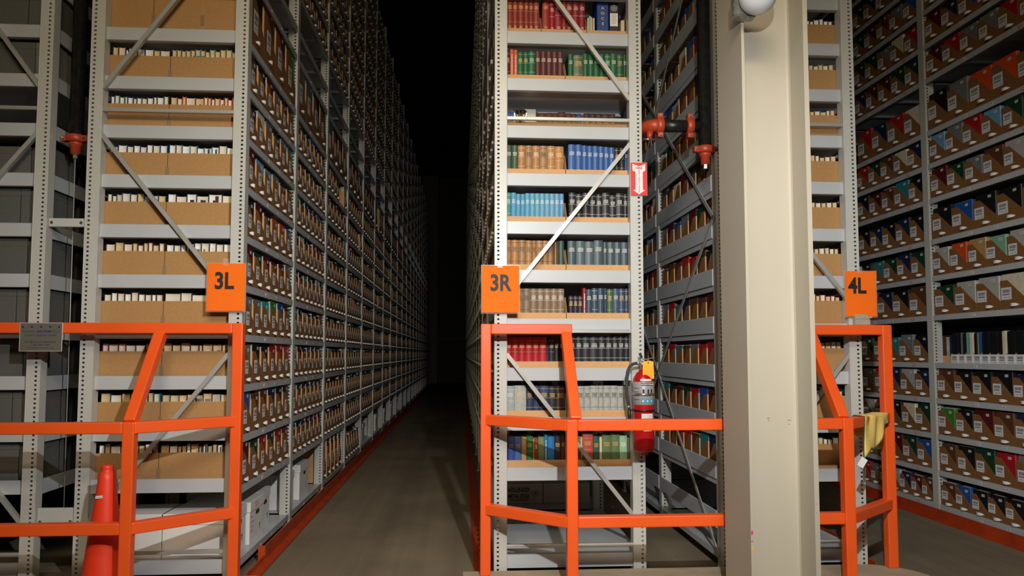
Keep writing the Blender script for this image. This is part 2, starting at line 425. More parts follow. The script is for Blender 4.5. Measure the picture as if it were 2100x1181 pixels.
def pages_in_box(w, h, t, pm):
    return get(BKM, ('p', round(w, 2), round(h, 2), round(t, 2), pm.name), lambda: MB().box(-t+.0035, -.0035, -w/2+.005, w/2-.004, .004, h-.004, pm).data('pages'))
def sticker_mesh():
    b = MB(); b.box(0, .0006, -.016, .016, -.009, .009, LABELW)
    for q in range(5): b.box(.0006, .0009, -.011+q*.005, -.009+q*.005, -.005, .005, INK)
    return b.data('call_sticker')
STK = sticker_mesh()
PAL = ['black', 'black', 'maroon', 'maroon', 'dark green', 'navy', 'navy', 'brown', 'grey', 'red', 'blue', 'light grey', 'dark green', 'teal', 'cream']
PACK = MB()
def pack(b, xf, yc, z, w, h, face, t0, r, n=7):
    x = t0+.008
    while x < .33 and n:
        t = r.uniform(.022, .045) if n > 3 else r.uniform(.06, .09); n -= 1
        a, c = sorted((xf-face*x, xf-face*min(x+t-.001, .35)))
        b.box(a, c, yc-w/2+.008+r.uniform(0, .008), yc+w/2-.008-r.uniform(0, .008), z+.006, z+h*r.uniform(.98, 1.2), cloth(r.choice(PAL)) if r.random() < .8 else PAGE)
        x += t
def put_box(xf, yc, z, w, h, d, face, where, grp, color=None, bh=None, with_book=True, label_style=0, parts=True, bookgrp=None):
    rz = 0 if face > 0 else PI
    low = .46 if label_style == 0 else .32
    me = get(FBM, (round(w, 3), round(h, 3), round(d, 3), low), lambda: file_box_mesh(w, d, h, low=low))
    color = color or rnd.choice(PAL)
    o = link('file_box', me, None, (xf, yc, z+.0005), rz)
    tag(o, f'brown file box, {color} book, {where}', 'file box', grp)
    if parts:
        lw, lh = (w*.30, h*.40) if label_style == 0 else (w*.40, h*.40)
        lm = get(LBL, (round(lw, 3), round(lh, 3)), lambda: label_mesh(lw, lh))
        cy = -w*.12 if label_style == 0 else -w*.25
        link('label', lm, o, (.0004, cy+rnd.uniform(-.006, .006), h*(.54+rnd.uniform(-.03, .03))))
        dr = -1 if label_style == 0 else 1
        pm = get(PUL, (round(w*.36, 2), dr), lambda: pull_mesh(.062 if label_style == 0 else .085, dr))
        link('pull_tab', pm, o, (.0002, -w*.05 if label_style == 0 else w*.06, h*.17))
    if with_book:
        bh = bh or h*rnd.uniform(1.08, 1.26); t = rnd.uniform(.035, .06); bw = w-.026-rnd.choice((0, .01, .02))
        pm = rnd.choice((PAGE, PAGE, PAGEW, PAGE2))
        off = -.008; ca = math.cos(rz); pack(PACK, xf, yc, z, w, h, face, t, rnd)
        ko = link('boxed_book', book_in_box(bw, bh, t, color, pm), None, (xf+off*ca, yc, z+.006), rz)
        tag(ko, f'{color} book, {where}', 'boxed book', bookgrp or 'books standing in the file boxes')
        link('pages', pages_in_box(bw, bh, t, pm), ko)
        if parts: link('call_sticker', STK, ko, (.0003, bw*.22, bh-.03))
    return o

# left aisle (face of rack 3L): bays 1 to 3 one by one
BAYN = ['first', 'second', 'third', 'fourth']
ROWC = {0: ['black', 'brown', 'maroon', 'green'], 1: ['brown', 'black', 'maroon', 'grey', 'maroon', 'brown'], 2: ['navy', 'cream', 'grey', 'dark green', 'grey', 'teal'],
        3: ['maroon', 'light blue', 'light blue', 'grey', 'dark green', 'brown'], 4: ['black', 'maroon', 'black', 'orange', 'orange', 'blue'], 5: ['maroon', 'dark green', 'maroon', 'maroon', 'maroon', 'grey'],
        6: ['grey', 'grey', 'turquoise', 'green', 'blue', 'black'], 7: ['grey', 'black', 'black', 'red', 'red', 'pink'], 8: ['blue', 'brown', 'brown', 'navy', 'black', 'black'], 9: ['maroon', 'dark green', 'red', 'dark green', 'red', 'maroon']}
def aisle_boxes(xf, face, levels, bay, n_by_row, side, first_skip=0, tall=(0,), y_shift=0, label_style=0, rows=range(10), w_total=None, count=1, pal=None, parts=True):
    for k in rows:
        z = levels[k]; n = n_by_row(k); ys = DF+bay*BAY+PD+.008+y_shift; tot = BAY-PD-.016
        if k in tall: n = 4
        w = tot/n-.004; h = .36 if k in tall else .208
        for j in range(n):
            yc = ys+(j+.5)*tot/n
            if first_skip and j == 0 and bay == 0: continue
            col = ROWC.get(k, PAL)[j % 6] if (bay == 0 and side == 'left aisle' and j < len(ROWC[k])) else None
            where = f'{ORD[j+1]} in {BAYN[bay]} bay, {ORD[k+1]} shelf down, {side}'
            put_box(xf, yc, z, w, h, .40, face, where, f'file boxes along the {side}', col, label_style=label_style, parts=parts, bookgrp=f'books in boxes along the {side}')
for bay in range(2):
    aisle_boxes(XL1-.012, 1, LV_L, bay, (lambda k: 6) if bay == 0 else (lambda k: 7), 'left aisle')
def far_boxes(b, xf, face, levels, bays, seed=1, ups=True, first=0):
    """the small far boxes of an aisle, past the ones built singly"""
    r = random.Random(seed); sx = 1 if face > 0 else -1
    for bay in bays:
        ys = DF+bay*BAY+PD+.01; tot = BAY-PD-.02
        rows = [(z, .36 if i == 0 else .208) for i, z in enumerate(levels)]
        if ups: rows += [(z, .208) for z in UPPER[2:]]
        for z, h in rows:
            n = r.choice((6, 7, 7)) if h < .3 else 4; w = tot/n
            for j in range(n):
                if r.random() < .03 or (bay == 0 and j < first): continue
                y0 = ys+j*w+.002; y1 = y0+w-.004; hl = h*.46
                X = lambda a: xf+sx*a
                a, c = sorted((X(-.3), X(0)))
                prof = [(y0, z), (y1, z), (y1, z+hl), (y0+w*.28, z+h), (y0, z+h)] if face > 0 else [(y0, z), (y1, z), (y1, z+h), (y1-w*.28, z+h), (y0, z+hl)]
                f0 = X(-.004), X(0); b.prism(prof, min(f0), max(f0), 'x', KRAFT)
                b.box(a, c-.004 if face > 0 else c, y0, y0+.004, z, z+(h if face > 0 else hl), TAN)
                q = X(.0), X(.001); yc = (y0+y1)/2
                b.box(min(q), max(q), yc-w*.27, yc+w*.03, z+h*.36, z+h*.74, LABELW)
                q = X(.002), X(.018); b.box(min(q), max(q), yc-.03, yc+.03, z+h*.12, z+h*.2, PULL)
                cc = cloth(r.choice(PAL)); bh = h*r.uniform(1.05, 1.26); q = X(-.05), X(-.008)
                b.box(min(q), max(q), y0+.012, y1-.012, z+.005, z+bh, cc)
                b.box(min(q)+.004, max(q)-.004, y0+.009, y1-.02, z+.01, z+bh-.003, PAGE)
                pack(b, xf, (y0+y1)/2, z, y1-y0, h, face, .05, r, 3)
FAR = MB()
far_boxes(FAR, XL1-.012, 1, LV_L, range(2, NB))
far_boxes(FAR, XR0+.012, -1, LV_R, range(0, NB), seed=2, first=1)
far_boxes(FAR, XL1-.012, 1, [], range(0, 2), seed=5)
far_boxes(FAR, XQ0+.412, 1, [], range(0, 1), seed=6)

# ------------------------------------------------------------------ 3L / 4L / 2R front trays
def page_book_mesh(t, h, d, c, pm):
    """book with its fore-edge to the front (-y); covers left and right"""
    b = MB(); b.box(-t/2, -t/2+.0025, 0, d, 0, h, cloth(c)); b.box(t/2-.0025, t/2, 0, d, 0, h, cloth(c)); b.box(-t/2, t/2, d, d+.003, 0, h, cloth(c))
    return b.data('book')
def pages_mesh(t, h, d, pm):
    n = 5; b = MB(); pts = [(-t/2+.0025, .006)]
    for i in range(n+1): a = i/n; pts.append((-t/2+.0025+(t-.005)*a, .004+.006*math.sin(PI*a)))
    pts = pts[1:]+[(t/2-.0025, d), (-t/2+.0025, d)]
    b.prism(pts, .004, h-.004, 'z', pm); return b.data('pages')
def clip_mesh():
    b = MB(); m = mat('clear_clip', (150, 128, 96), .2, 0, spec=.8)
    b.box(-.011, -.001, 0, .002, -.033, .033, m); b.box(.001, .011, 0, .002, -.033, .033, m); b.box(-.0015, .0015, -.002, .002, -.033, .033, m)
    return b.data('side_clip')
CLIP = clip_mesh()
def side_tray_mesh(w, d, h):
    b = MB(); t = .004
    b.box(-w/2, w/2, 0, t, 0, h, CARD); b.box(-w/2, w/2, d-t, d, 0, h*.45, CARD)
    b.prism([(t, 0), (d-t, 0), (d-t, h*.4), (d*.4, h), (t, h)], w/2-t, w/2, 'x', KRAFT)
    b.prism([(t, 0), (d-t, 0), (d-t, h*.4), (d*.4, h), (t, h)], -w/2, -w/2+t, 'x', KRAFT)
    b.box(-w/2+t, w/2-t, t, d-t, 0, t, CARD)
    return b.data('cardboard_tray')
TRAYM = {}
def side_tray(xc, w, z, h, rack, where, clip=None):
    me = get(TRAYM, (round(w, 3), round(h, 3)), lambda: side_tray_mesh(w, .19, h))
    o = link('cardboard_tray', me, None, (xc, DF+PD+.006, z+.0005))
    tag(o, f'plain brown cardboard tray, {where}', 'tray', f'trays at the front of rack {rack}')
    if clip is not None: link('side_clip', CLIP, o, (clip, -.0022, h*.42))
    return o
def tray_books(x0, x1, z, h, widths, pal, pms, rack, where, hv=.009):
    s = sum(widths); x = x0+.006; tot = x1-x0-.012; r = rnd
    for i, wd in enumerate(widths):
        t = wd/s*tot; c = pal[i % len(pal)]; bh = h+r.uniform(-hv, hv)
        pm = pms[i % len(pms)]
        o = link('book', page_book_mesh(t-.0012, bh, .15, c, pm), None, (x+t/2, DF+PD+.013, z+.006))
        tag(o, f'{c} book, pages forward, {ORD[i+1]} in {where}', 'book', f'books above the trays of rack {rack}')
        pn = {PAGE: 'cream', PAGE2: 'yellowed', PAGEW: 'white'}[pm]
        pg = link('pages', pages_mesh(t-.0012, bh, .15, pm), o)
        x += t
DCL = {0: None,
 1: ([10, 12, 5, 15, 13, 15, 11, 17], ['navy', 'brown', 'navy', 'navy', 'navy'], [PAGE2, PAGE, PAGEW], [8, 8, 8, 8, 8, 9, 8, 8, 9, 9, 10, 10, 10], ['grey', 'brown', 'teal'], [PAGE2]),
 2: ([6, 8, 8, 5, 9, 6, 8, 9, 10, 6, 11, 8], ['blue', 'navy', 'teal', 'dark green'], [PAGEW, PAGE], [9, 7, 5, 13, 12, 5, 5, 5, 7, 6, 5, 6, 6], ['red', 'brown', 'orange'], [PAGE2, PAGE]),
 3: ([7, 9, 16, 12, 12, 12, 11, 13, 13], ['navy', 'navy', 'blue'], [PAGEW, PAGE], [9, 9, 11, 10, 10, 11, 10, 11, 12], ['teal', 'navy', 'light blue'], [PAGEW, PAGE]),
 4: ([8, 8, 9, 14, 12, 12, 10, 14, 13], ['dark green', 'navy', 'light blue', 'blue'], [PAGE, PAGE, PAGE2], [11, 14, 13, 16, 18, 16], ['navy', 'maroon', 'dark green'], [PAGEW, PAGE]),
 5: ([16, 15, 15, 9, 10, 8, 8, 11, 9], ['maroon', 'maroon', 'brown'], [PAGE, PAGE2], [11, 10, 8, 12, 10, 12, 10, 11, 14], ['dark green', 'navy', 'dark green'], [PAGEW, PAGE]),
 6: ([14, 12, 14, 13, 14, 13, 13, 9, 13], ['navy', 'dark green', 'maroon'], [PAGE, PAGEW], [20, 14, 20, 15, 16], ['dark green', 'maroon', 'navy'], [PAGE, PAGE]),
 7: ([10, 16, 12, 16, 16, 12, 14], ['red', 'maroon', 'red'], [PAGE], [12, 12, 13, 12, 5, 14, 13, 12], ['brown', 'black', 'maroon'], [PAGE2]),
 8: ([19, 21, 17, 12, 12, 10, 11, 12], ['navy', 'teal', 'black'], [PAGE2, PAGE], [11, 12, 11, 9, 13, 12, 12, 12], ['black', 'teal', 'red'], [PAGE2]),
 9: ([9, 9, 16, 14, 14, 10, 12, 9], ['black', 'dark green', 'maroon'], [PAGEW, PAGE2], [13, 12, 6, 7, 6, 12, 6, 7, 7, 7, 8, 8], ['black', 'dark green', 'black'], [PAGE2, PAGEW, PAGE2])}
RN = lambda k: f'{ORD[k+1]} row down'
XMID = -1.772
for k in range(10):
    z = LV_L[k]
    if k == 0:
        xs = [XL0+.012, -1.88, -1.59, XL1-.016]
        for i in range(3):
            side_tray((xs[i]+xs[i+1])/2, xs[i+1]-xs[i]-.004, z, .33, '3L', f'{ORD[i+1]} from left, top row of rack 3L', None if i == 2 else (xs[i+1]-xs[i])/2+.0)
        continue
    for s, (a, c) in enumerate(((XL0+.012, XMID), (XMID, XL1-.016))):
        where = f'{"left" if s == 0 else "right"} tray, {RN(k)}, rack 3L'
        side_tray((a+c)/2, c-a-.004, z, .207, '3L', where, (c-a)/2 if s == 0 else None)
        wd, pal, pms = DCL[k][3*s:3*s+3]
        va, vc = (max(a, XL0+PW+.004), c) if s == 0 else (a, XL1-PW-.004)
        tray_books(va, vc, z, .248, wd, pal, pms, '3L', where)
# 4L front: right hand tray only, the rest is behind the column
for k in range(0, 10):
    z = LV_Q[k]; a, c = 2.03, XQ1-.016
    where = f'{RN(k)}, rack 4L'
    hh = .36 if k == 0 and False else .207
    side_tray((a+c)/2, c-a-.004, z, hh, '4L', where)
    side_tray((XQ0+.012+a)/2, a-XQ0-.016, z, hh, '4L', 'behind the column, '+where)
    wd = [11, 8, 12, 9, 10, 12, 9, 13, 10, 10, 11]; rnd.shuffle(wd)
    pal = [['maroon'], ['dark green', 'brown', 'tan'], ['dark green', 'red', 'teal'], ['brown', 'maroon'], ['black', 'brown'], ['black', 'brown', 'navy'], ['maroon', 'red'], ['brown'], ['teal', 'green'], ['dark green', 'black']][k]
    tray_books(a+.004, XQ1-PW-.004, z, .237, wd, pal, [PAGE2, PAGE] if k else [PAGEW], '4L', where)
# 2R: dark grey archive boxes
for k in range(-1, 10):
    if k == 2: continue
    z = LV_L[k] if k >= 0 else LV_L[0]+PITCH
    x = XP0+.02
    for j, w in enumerate((.46, .27+(.02 if k % 2 else -.03), .0)):
        if j == 2: w = XP1-.03-x
        m = GREYBOX2 if (k in (1,) and j == 2) or (k == 6 and j == 0) else GREYBOX
        hh = .285 if k != 3 else .24
        o = thing('archive_box', f'{"light" if m is GREYBOX2 else "dark"} grey archive box, {ORD[j+1]} from left, {ORD[k+2]} row down, left edge rack', 'archive box', (x+w/2, DF+PD+.006, z+.0005), 'grey archive boxes at the left edge')
        b = MB(); w2 = w/2-.003
        b.bbox(-w2, w2, 0, .30, 0, hh-.05, m, .003).build('body', o)
        MB().bbox(-w2-.0015, w2+.0015, -.002, .302, hh-.055, hh-.01, m, .003).build('lid', o)
        x += w
    # dark boxes of the same rack seen through the narrow gap
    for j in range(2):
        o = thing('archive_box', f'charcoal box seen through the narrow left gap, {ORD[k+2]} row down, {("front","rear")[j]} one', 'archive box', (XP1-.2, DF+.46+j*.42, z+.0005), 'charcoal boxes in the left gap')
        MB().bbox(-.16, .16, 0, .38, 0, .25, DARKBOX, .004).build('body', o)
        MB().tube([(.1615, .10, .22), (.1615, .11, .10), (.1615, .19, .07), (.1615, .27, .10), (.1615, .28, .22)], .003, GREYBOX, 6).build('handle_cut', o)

# ------------------------------------------------------------------ 3R front: open trays with spines to the front
def spine_book(w, h, d, rgb, style):
    """spine faces -y, slightly rounded; returns cover, pages and lettering meshes"""
    m = mat('cloth_%d_%d_%d' % rgb, rgb, .45, noise=.10, scale=60)
    b = MB(); n = 6; pts = []
    for i in range(n+1): a = i/n; pts.append((-w/2+w*a, .004-.006*math.sin(PI*a)))
    b.prism(pts+[(w/2, .012), (-w/2, .012)], 0, h, 'z', m)
    b.box(-w/2, -w/2+.0025, .012, d, 0, h, m); b.box(w/2-.0025, w/2, .012, d, 0, h, m)
    pg = MB().box(-w/2+.003, w/2-.003, .0125, d-.006, .003, h-.004, PAGE)
    r = rnd; t = MB(); y1 = -.0028; y0 = y1-.0012
    def line(z, th, frac, mm):   # curved band hugging the spine
        pp = [(-w/2*frac+w*frac*i/4, .0036-.0062*math.sin(PI*(.5+(i/4-.5)*frac))) for i in range(5)]
        t.prism(pp+[(w/2*frac, .0052), (-w/2*frac, .0052)], z, z+th, 'z', mm)
    def words(z, hh, frac, mm):
        x = -w*frac/2
        while x < w*frac/2-.001:
            ww = r.uniform(.0018, .0032); xx = min(x+ww, w*frac/2)
            yy = .0032-.006*math.cos(PI*(x+xx)/2/w)
            t.box(x, xx, yy-.0006, yy+.001, z+r.uniform(0, .0006), z+hh, mm); x = xx+.0011
    G = GOLD if style in ('gold', 'goldband', 'goldtext') else (INK if style == 'dark' else SILV)
    if style in ('gold', 'goldband', 'white', 'whiteband', 'dark'):
        for f in ((.93, .70, .46, .22, .07) if 'band' in style or style in('dark',) else (.90, .62, .20)): line(h*f, .0016, 1, G)
    if style == 'thinside':
        zz = h*.25
        while zz < h*.85: t.box(-.0035, .0035, -.0034, -.002, zz, zz+r.uniform(.003, .006), SILV); zz += .0085
    elif style != 'plainband':
        for f, n_, fr in ((.80, 3, .72), (.36, 2, .5), (.10, 1, .45)):
            for q in range(n_): words(h*f-q*.0085, .0048, fr*r.uniform(.8, 1), G)
    return b, pg, t
def spines(k, x0, x1, spec, side, z=None, y=DF+PD+.012, hbase=.248):
    """spec: list of (rgb, width px, relative height, style, description)"""
    z = LV_R[k] if z is None else z
    tot = sum(s[1] for s in spec); x = x0+.003; W = x1-x0-.006; i = 0
    for rgb, w, hr, style, desc in spec:
        t = w/tot*W; i += 1
        if rgb is None: x += t; continue
        b, pg, tx = spine_book(t-.0015, hbase*hr, .17, rgb, style)
        o = b.build('bound_volume', None, (x+t/2, y, z+.006))
        tag(o, f'{desc} volume, {ORD[i]} in {side} tray, {RN(k)}, rack 3R', 'book', 'bound volumes on the front of rack 3R')
        pg.build('pages', o)
        if tx.v: tx.build('spine_lettering', o)
        x += t
def low_tray(xa, xb, z, where, h=.099):
    w = xb-xa-.004; t = .004; b = MB()
    b.box(-w/2, w/2, 0, t, 0, h, TAN); b.box(-w/2, w/2, .205-t, .205, 0, .15, CARD); b.box(-w/2+t, w/2-t, t, .201, 0, t, CARD)
    for s in (-1, 1):
        a, c = sorted((s*w/2, s*(w/2-t))); b.prism([(t, 0), (.201, 0), (.201, .20), (.07, .20), (t, h)], a, c, 'x', CARD)
    o = b.build('book_tray', None, ((xa+xb)/2, DF+PD+.003, z+.0005))
    tag(o, f'shallow tan book tray, {where}', 'tray', 'book trays on the front of rack 3R')
XM = .650
SP = {
 1: ([((84, 34, 40), 8, .99, 'whiteband', 'maroon white-banded'), ((205, 100, 72), 8, 1.04, 'thinside', 'thin salmon'), ((203, 98, 70), 8, 1.03, 'thinside', 'slim salmon'), ((30, 96, 58), 12, .98, 'goldband', 'green gold-banded'), ((32, 98, 60), 11, .98, 'goldband', 'green gold-banded'), ((24, 100, 62), 14, 1.0, 'whiteband', 'green white-banded')]+[((92, 44, 44), 12, 1.01, 'text', 'maroon')]*5,
     [(None, 3, 0, '', ''), ((36, 92, 56), 12, .96, 'text', 'green'), ((86, 100, 78), 21, .94, 'goldband', 'thick grey-green'), ((34, 92, 56), 12, .98, 'text', 'green'), ((34, 94, 56), 12, .98, 'text', 'green'), ((32, 90, 54), 13, 1.0, 'text', 'green'), ((34, 92, 56), 12, .98, 'text', 'green'), ((30, 104, 66), 13, .98, 'whiteband', 'bright green white-banded'), ((36, 94, 58), 14, 1.0, 'text', 'green'), ((34, 84, 50), 14, .98, 'goldband', 'green gold-banded'), ((40, 80, 52), 7, .98, 'text', 'thin green')]),
 3: ([((56, 78, 56), 11, .98, 'text', 'dark green'), ((58, 84, 62), 12, .98, 'text', 'dark green'), ((168, 116, 62), 14, .98, 'whiteband', 'tan white-banded'), ((160, 120, 74), 14, .98, 'dark', 'tan black-banded'), ((170, 118, 62), 14, .98, 'whiteband', 'tan white-banded'), ((158, 120, 78), 15, .98, 'dark', 'tan black-banded'), ((176, 124, 66), 15, .98, 'whiteband', 'tan white-banded'), ((172, 118, 60), 17, .97, 'gold', 'tan gilt')],
     [(None, 2, 0, '', '')]+[((52, 92, 152), w, h, 'text', 'blue') for w, h in ((15, 1.03), (13, 1.03), (11, 1.01), (11, 1.0), (12, 1.0), (11, .99), (11, .98), (11, .97))]+[((36, 32, 32), 10, .96, 'goldband', 'black gold-banded'), ((36, 32, 32), 11, .96, 'goldband', 'black gold-banded'), ((60, 100, 150), 5, .97, 'text', 'thin blue')]),
 4: ([((62, 132, 124), 11, .98, 'whiteband', 'teal white-banded'), ((84, 150, 186), 11, .98, 'text', 'light blue'), ((88, 152, 184), 10, .95, 'text', 'light blue'), ((80, 150, 178), 10, .95, 'text', 'light blue'), ((92, 156, 190), 11, .97, 'text', 'light blue')]+[((98+i*2, 162-i, 184+i), 11, .97, 'text', 'light blue') for i in range(6)]+[((92, 150, 190), 10, .97, 'text', 'light blue')],
     [(None, 3, 0, '', '')]+[((38, 36, 40), w, h, 'whiteband', 'black white-banded') for w, h in ((14, 1.0), (14, .97), (14, 1.0), (13, .98), (13, .97), (15, 1.01), (13, .95), (15, 1.0), (9, .98))]),
 5: ([((158, 112, 66), 10, .99, 'dark', 'tan'), ((170, 116, 66), 14, .99, 'dark', 'tan'), ((152, 114, 72), 14, .99, 'dark', 'tan'), ((168, 124, 78), 12, .98, 'dark', 'tan'), ((160, 114, 70), 9, .98, 'dark', 'slim tan'), ((172, 128, 82), 12, .98, 'dark', 'tan'), ((176, 130, 80), 10, .98, 'dark', 'tan'), ((164, 120, 76), 10, .98, 'dark', 'tan'), ((120, 84, 54), 4, .97, 'plainband', 'thin brown'), ((196, 180, 140), 3, .95, 'plainband', 'thin cream'), ((110, 76, 50), 4, .97, 'plainband', 'thin brown'), ((52, 78, 70), 11, .98, 'plainband', 'dark green')],
     [((60, 76, 82), 17, .98, 'text', 'thick slate'), ((74, 92, 98), 18, .98, 'text', 'thick slate'), ((76, 92, 96), 18, .97, 'text', 'thick slate'), ((66, 84, 86), 18, 1.0, 'text', 'thick slate'), ((62, 80, 84), 9, .96, 'text', 'slim slate'), ((66, 86, 90), 14, .96, 'text', 'slate'), ((62, 80, 88), 14, .96, 'text', 'slate'), ((64, 82, 90), 14, .96, 'text', 'slate')]),
 6: ([((132, 112, 88), 16, .98, 'dark', 'taupe'), ((136, 114, 90), 16, .98, 'dark', 'taupe'), ((132, 110, 86), 14, .98, 'dark', 'taupe')]+[((130, 108, 84), 13, .98, 'whiteband', 'taupe white-banded')]*5,
     [(None, 2, 0, '', ''), ((44, 48, 58), 10, .80, 'goldband', 'short black'), ((44, 48, 58), 10, .80, 'goldband', 'short black'), ((44, 48, 58), 10, .80, 'goldband', 'short black'), ((156, 28, 40), 8, 1.0, 'thinside', 'thin red'), ((58, 76, 92), 12, .97, 'text', 'slate'), ((56, 74, 90), 13, 1.0, 'whiteband', 'slate white-banded'), ((54, 72, 90), 13, 1.0, 'text', 'slate'), ((50, 66, 86), 7, 1.0, 'text', 'slim slate'), ((66, 96, 56), 13, .98, 'goldband', 'olive green'), ((64, 84, 110), 13, .99, 'text', 'slate blue'), ((54, 76, 104), 12, .99, 'goldband', 'slate blue'), ((48, 64, 88), 9, .99, 'goldband', 'slate blue')]),
 7: ([((182, 30, 40), 12, .98, 'gold', 'red gilt'), ((184, 30, 40), 14, .98, 'gold', 'red gilt'), ((180, 30, 38), 14, .98, 'gold', 'red gilt'), ((186, 32, 40), 15, .98, 'gold', 'red gilt'), ((178, 28, 38), 14, .98, 'gold', 'red gilt'), ((184, 30, 40), 16, .98, 'gold', 'red gilt'), ((46, 84, 118), 4, .9, 'plainband', 'thin blue'), ((40, 40, 46), 12, .98, 'gold', 'black'), ((48, 44, 44), 10, .98, 'text', 'black'), ((36, 36, 40), 11, .98, 'text', 'black')],
     [((36, 37, 42), w, 1.0, 'whiteband', 'black white-banded') for w in (14, 12, 14, 16, 13, 12, 11, 11, 9)]),
 8: ([((152, 164, 164), 17, .98, 'white', 'pale blue-grey'), ((164, 168, 158), 24, .99, 'gold', 'pale grey gilt'), ((40, 56, 84), 14, .98, 'goldband', 'navy'), ((42, 58, 86), 14, .98, 'goldband', 'navy'), ((48, 68, 98), 17, .98, 'goldband', 'navy'), ((36, 36, 44), 16, .97, 'goldband', 'black'), ((62, 42, 34), 17, .97, 'goldband', 'dark brown')],
     [(None, 3, 0, '', '')]+[((168, 170, 162), w, h, 'dark', 'pale grey') for w, h in ((13, .97), (13, .97), (12, .97), (15, .98), (9, .98), (13, .98), (13, .98), (12, .97), (10, .97))]),
 9: ([(None, 4, 0, '', ''), ((56, 82, 150), 13, .93, 'goldtext', 'blue'), ((78, 104, 160), 14, .92, 'goldtext', 'blue'), ((186, 150, 96), 10, .93, 'plainband', 'mottled tan'), ((40, 106, 62), 13, .95, 'gold', 'green'), ((206, 170, 96), 3, .9, 'plainband', 'thin yellow'), ((150, 56, 40), 7, .9, 'text', 'rust'), ((112, 130, 84), 13, .93, 'plainband', 'sage green'), ((40, 128, 184), 6, .98, 'thinside', 'thin bright blue'), ((36, 112, 176), 14, .94, 'plainband', 'bright blue'), ((40, 36, 36), 13, .95, 'goldtext', 'black'), ((92, 42, 34), 8, .96, 'goldtext', 'brown')],
     [((104, 92, 60), 8, .92, 'plainband', 'olive'), ((98, 120, 78), 14, .94, 'gold', 'sage green'), ((220, 200, 150), 4, .92, 'plainband', 'thin cream'), ((178, 74, 60), 19, .99, 'gold', 'brick red'), ((50, 84, 72), 12, .93, 'goldtext', 'dark teal'), ((226, 206, 160), 5, .92, 'plainband', 'thin cream'), ((92, 112, 74), 17, .96, 'goldtext', 'olive green'), ((94, 116, 80), 15, .97, 'goldtext', 'olive green'), ((142, 180, 142), 14, .95, 'text', 'pale green'), ((100, 90, 80), 5, .9, 'plainband', 'grey')])}
for k, (a, c) in SP.items():
    z = LV_R[k]
    low_tray(XR0+.012, XM, z, f'left half, {RN(k)}, rack 3R'); low_tray(XM, XR1-.012, z, f'right half, {RN(k)}, rack 3R')
    spines(k, XR0+PW-.004, XM-.008, a, 'left'); spines(k, XM+.008, XR1-PW+.006, c, 'right')
# top row: three trays
z = LV_R[0]; xs = [XR0+.012, .498, .788, XR1-.012]
for i in range(3): low_tray(xs[i], xs[i+1], z, f'{ORD[i+1]} from left, top row, rack 3R')
spines(0, XR0+PW, .49, [((150, 56, 38), 12, 1.2, 'goldband', 'rust'), ((146, 56, 42), 11, 1.2, 'goldband', 'rust'), ((142, 48, 36), 13, 1.2, 'goldband', 'rust'), ((146, 60, 46), 10, 1.2, 'goldband', 'rust'), ((140, 54, 42), 10, 1.2, 'goldband', 'rust'), ((150, 66, 50), 12, 1.2, 'goldband', 'faded rust')], 'left')
spines(0, .503, .785, [((158, 46, 46), 15, 1.22, 'goldtext', 'red'), ((166, 18, 34), 11, 1.15, 'white', 'bright red'), ((148, 34, 44), 15, 1.22, 'white', 'crimson'), ((166, 72, 52), 8, 1.22, 'gold', 'slim rust'), ((140, 26, 34), 14, 1.22, 'white', 'dark red'), ((146, 28, 36), 13, 1.22, 'white', 'dark red'), ((132, 24, 32), 13, 1.22, 'white', 'dark red')], 'middle')
x = .793
for i, (c, w, h) in enumerate((('tan', .004, .175), ('cream', .007, .18), ('teal', .004, .192), ('cream', .005, .192), ('mint', .005, .19), ('cream', .006, .185), ('tan', .005, .18), ('pink', .003, .175), ('cream', .009, .178))):
    o = MB().box(0, w-.0008, 0, .15, 0, h, cloth(c)).build('pamphlet', None, (x, DF+PD+.014, z+.006)); x += w
    tag(o, f'thin {c} pamphlet, {ORD[i+1]} in the bundle beside the blue binder', 'pamphlet', 'pamphlets beside the blue binder')
bb = thing('binder', 'royal blue binder with gold capital letters down its spine, top row', 'binder', (.893, DF+PD+.012, z+.006))
MB().bbox(-.038, .038, 0, .17, 0, .345, mat('royal_blue_vinyl', (24, 62, 136), .35, noise=.05, scale=30), .004).build('cover', bb)
for i, ch in enumerate('AOCS'): text('spine_lettering', ch, .024, GOLD, bb, (0, -.0012, .243-i*.034), .0006, sx=1.15)
nb = thing('binder', 'navy binder with round seal and white paper label, top row right', 'binder', (.966, DF+PD+.012, z+.006))
MB().bbox(-.031, .031, 0, .17, 0, .34, mat('navy_vinyl', (24, 30, 50), .4), .004).build('cover', nb)
MB().box(-.026, .024, -.001, 0, .128, .212, WHITE).build('paper_label', nb)
b = MB()
for q in range(7): b.box(-.016, .014+.004*math.sin(q*2), -.0016, -.001, .200-q*.009, .2015-q*.009, INK)
b.build('label_print', nb)
b = MB(); b.tube([(.018*math.cos(a*PI/8), -.001, .245+.018*math.sin(a*PI/8)) for a in range(17)], .0016, SILV, 6); b.tube([(.008*math.cos(a*PI/8), -.001, .245+.008*math.sin(a*PI/8)) for a in range(17)], .0022, SILV, 6)
b.build('round_seal', nb)
o = MB().bbox(-.012, .012, 0, .16, 0, .17, PAGE2, .002).build('pamphlet', None, (1.022, DF+PD+.014, z+.006)); tag(o, 'cream booklet at the right end of the top row of rack 3R', 'pamphlet')
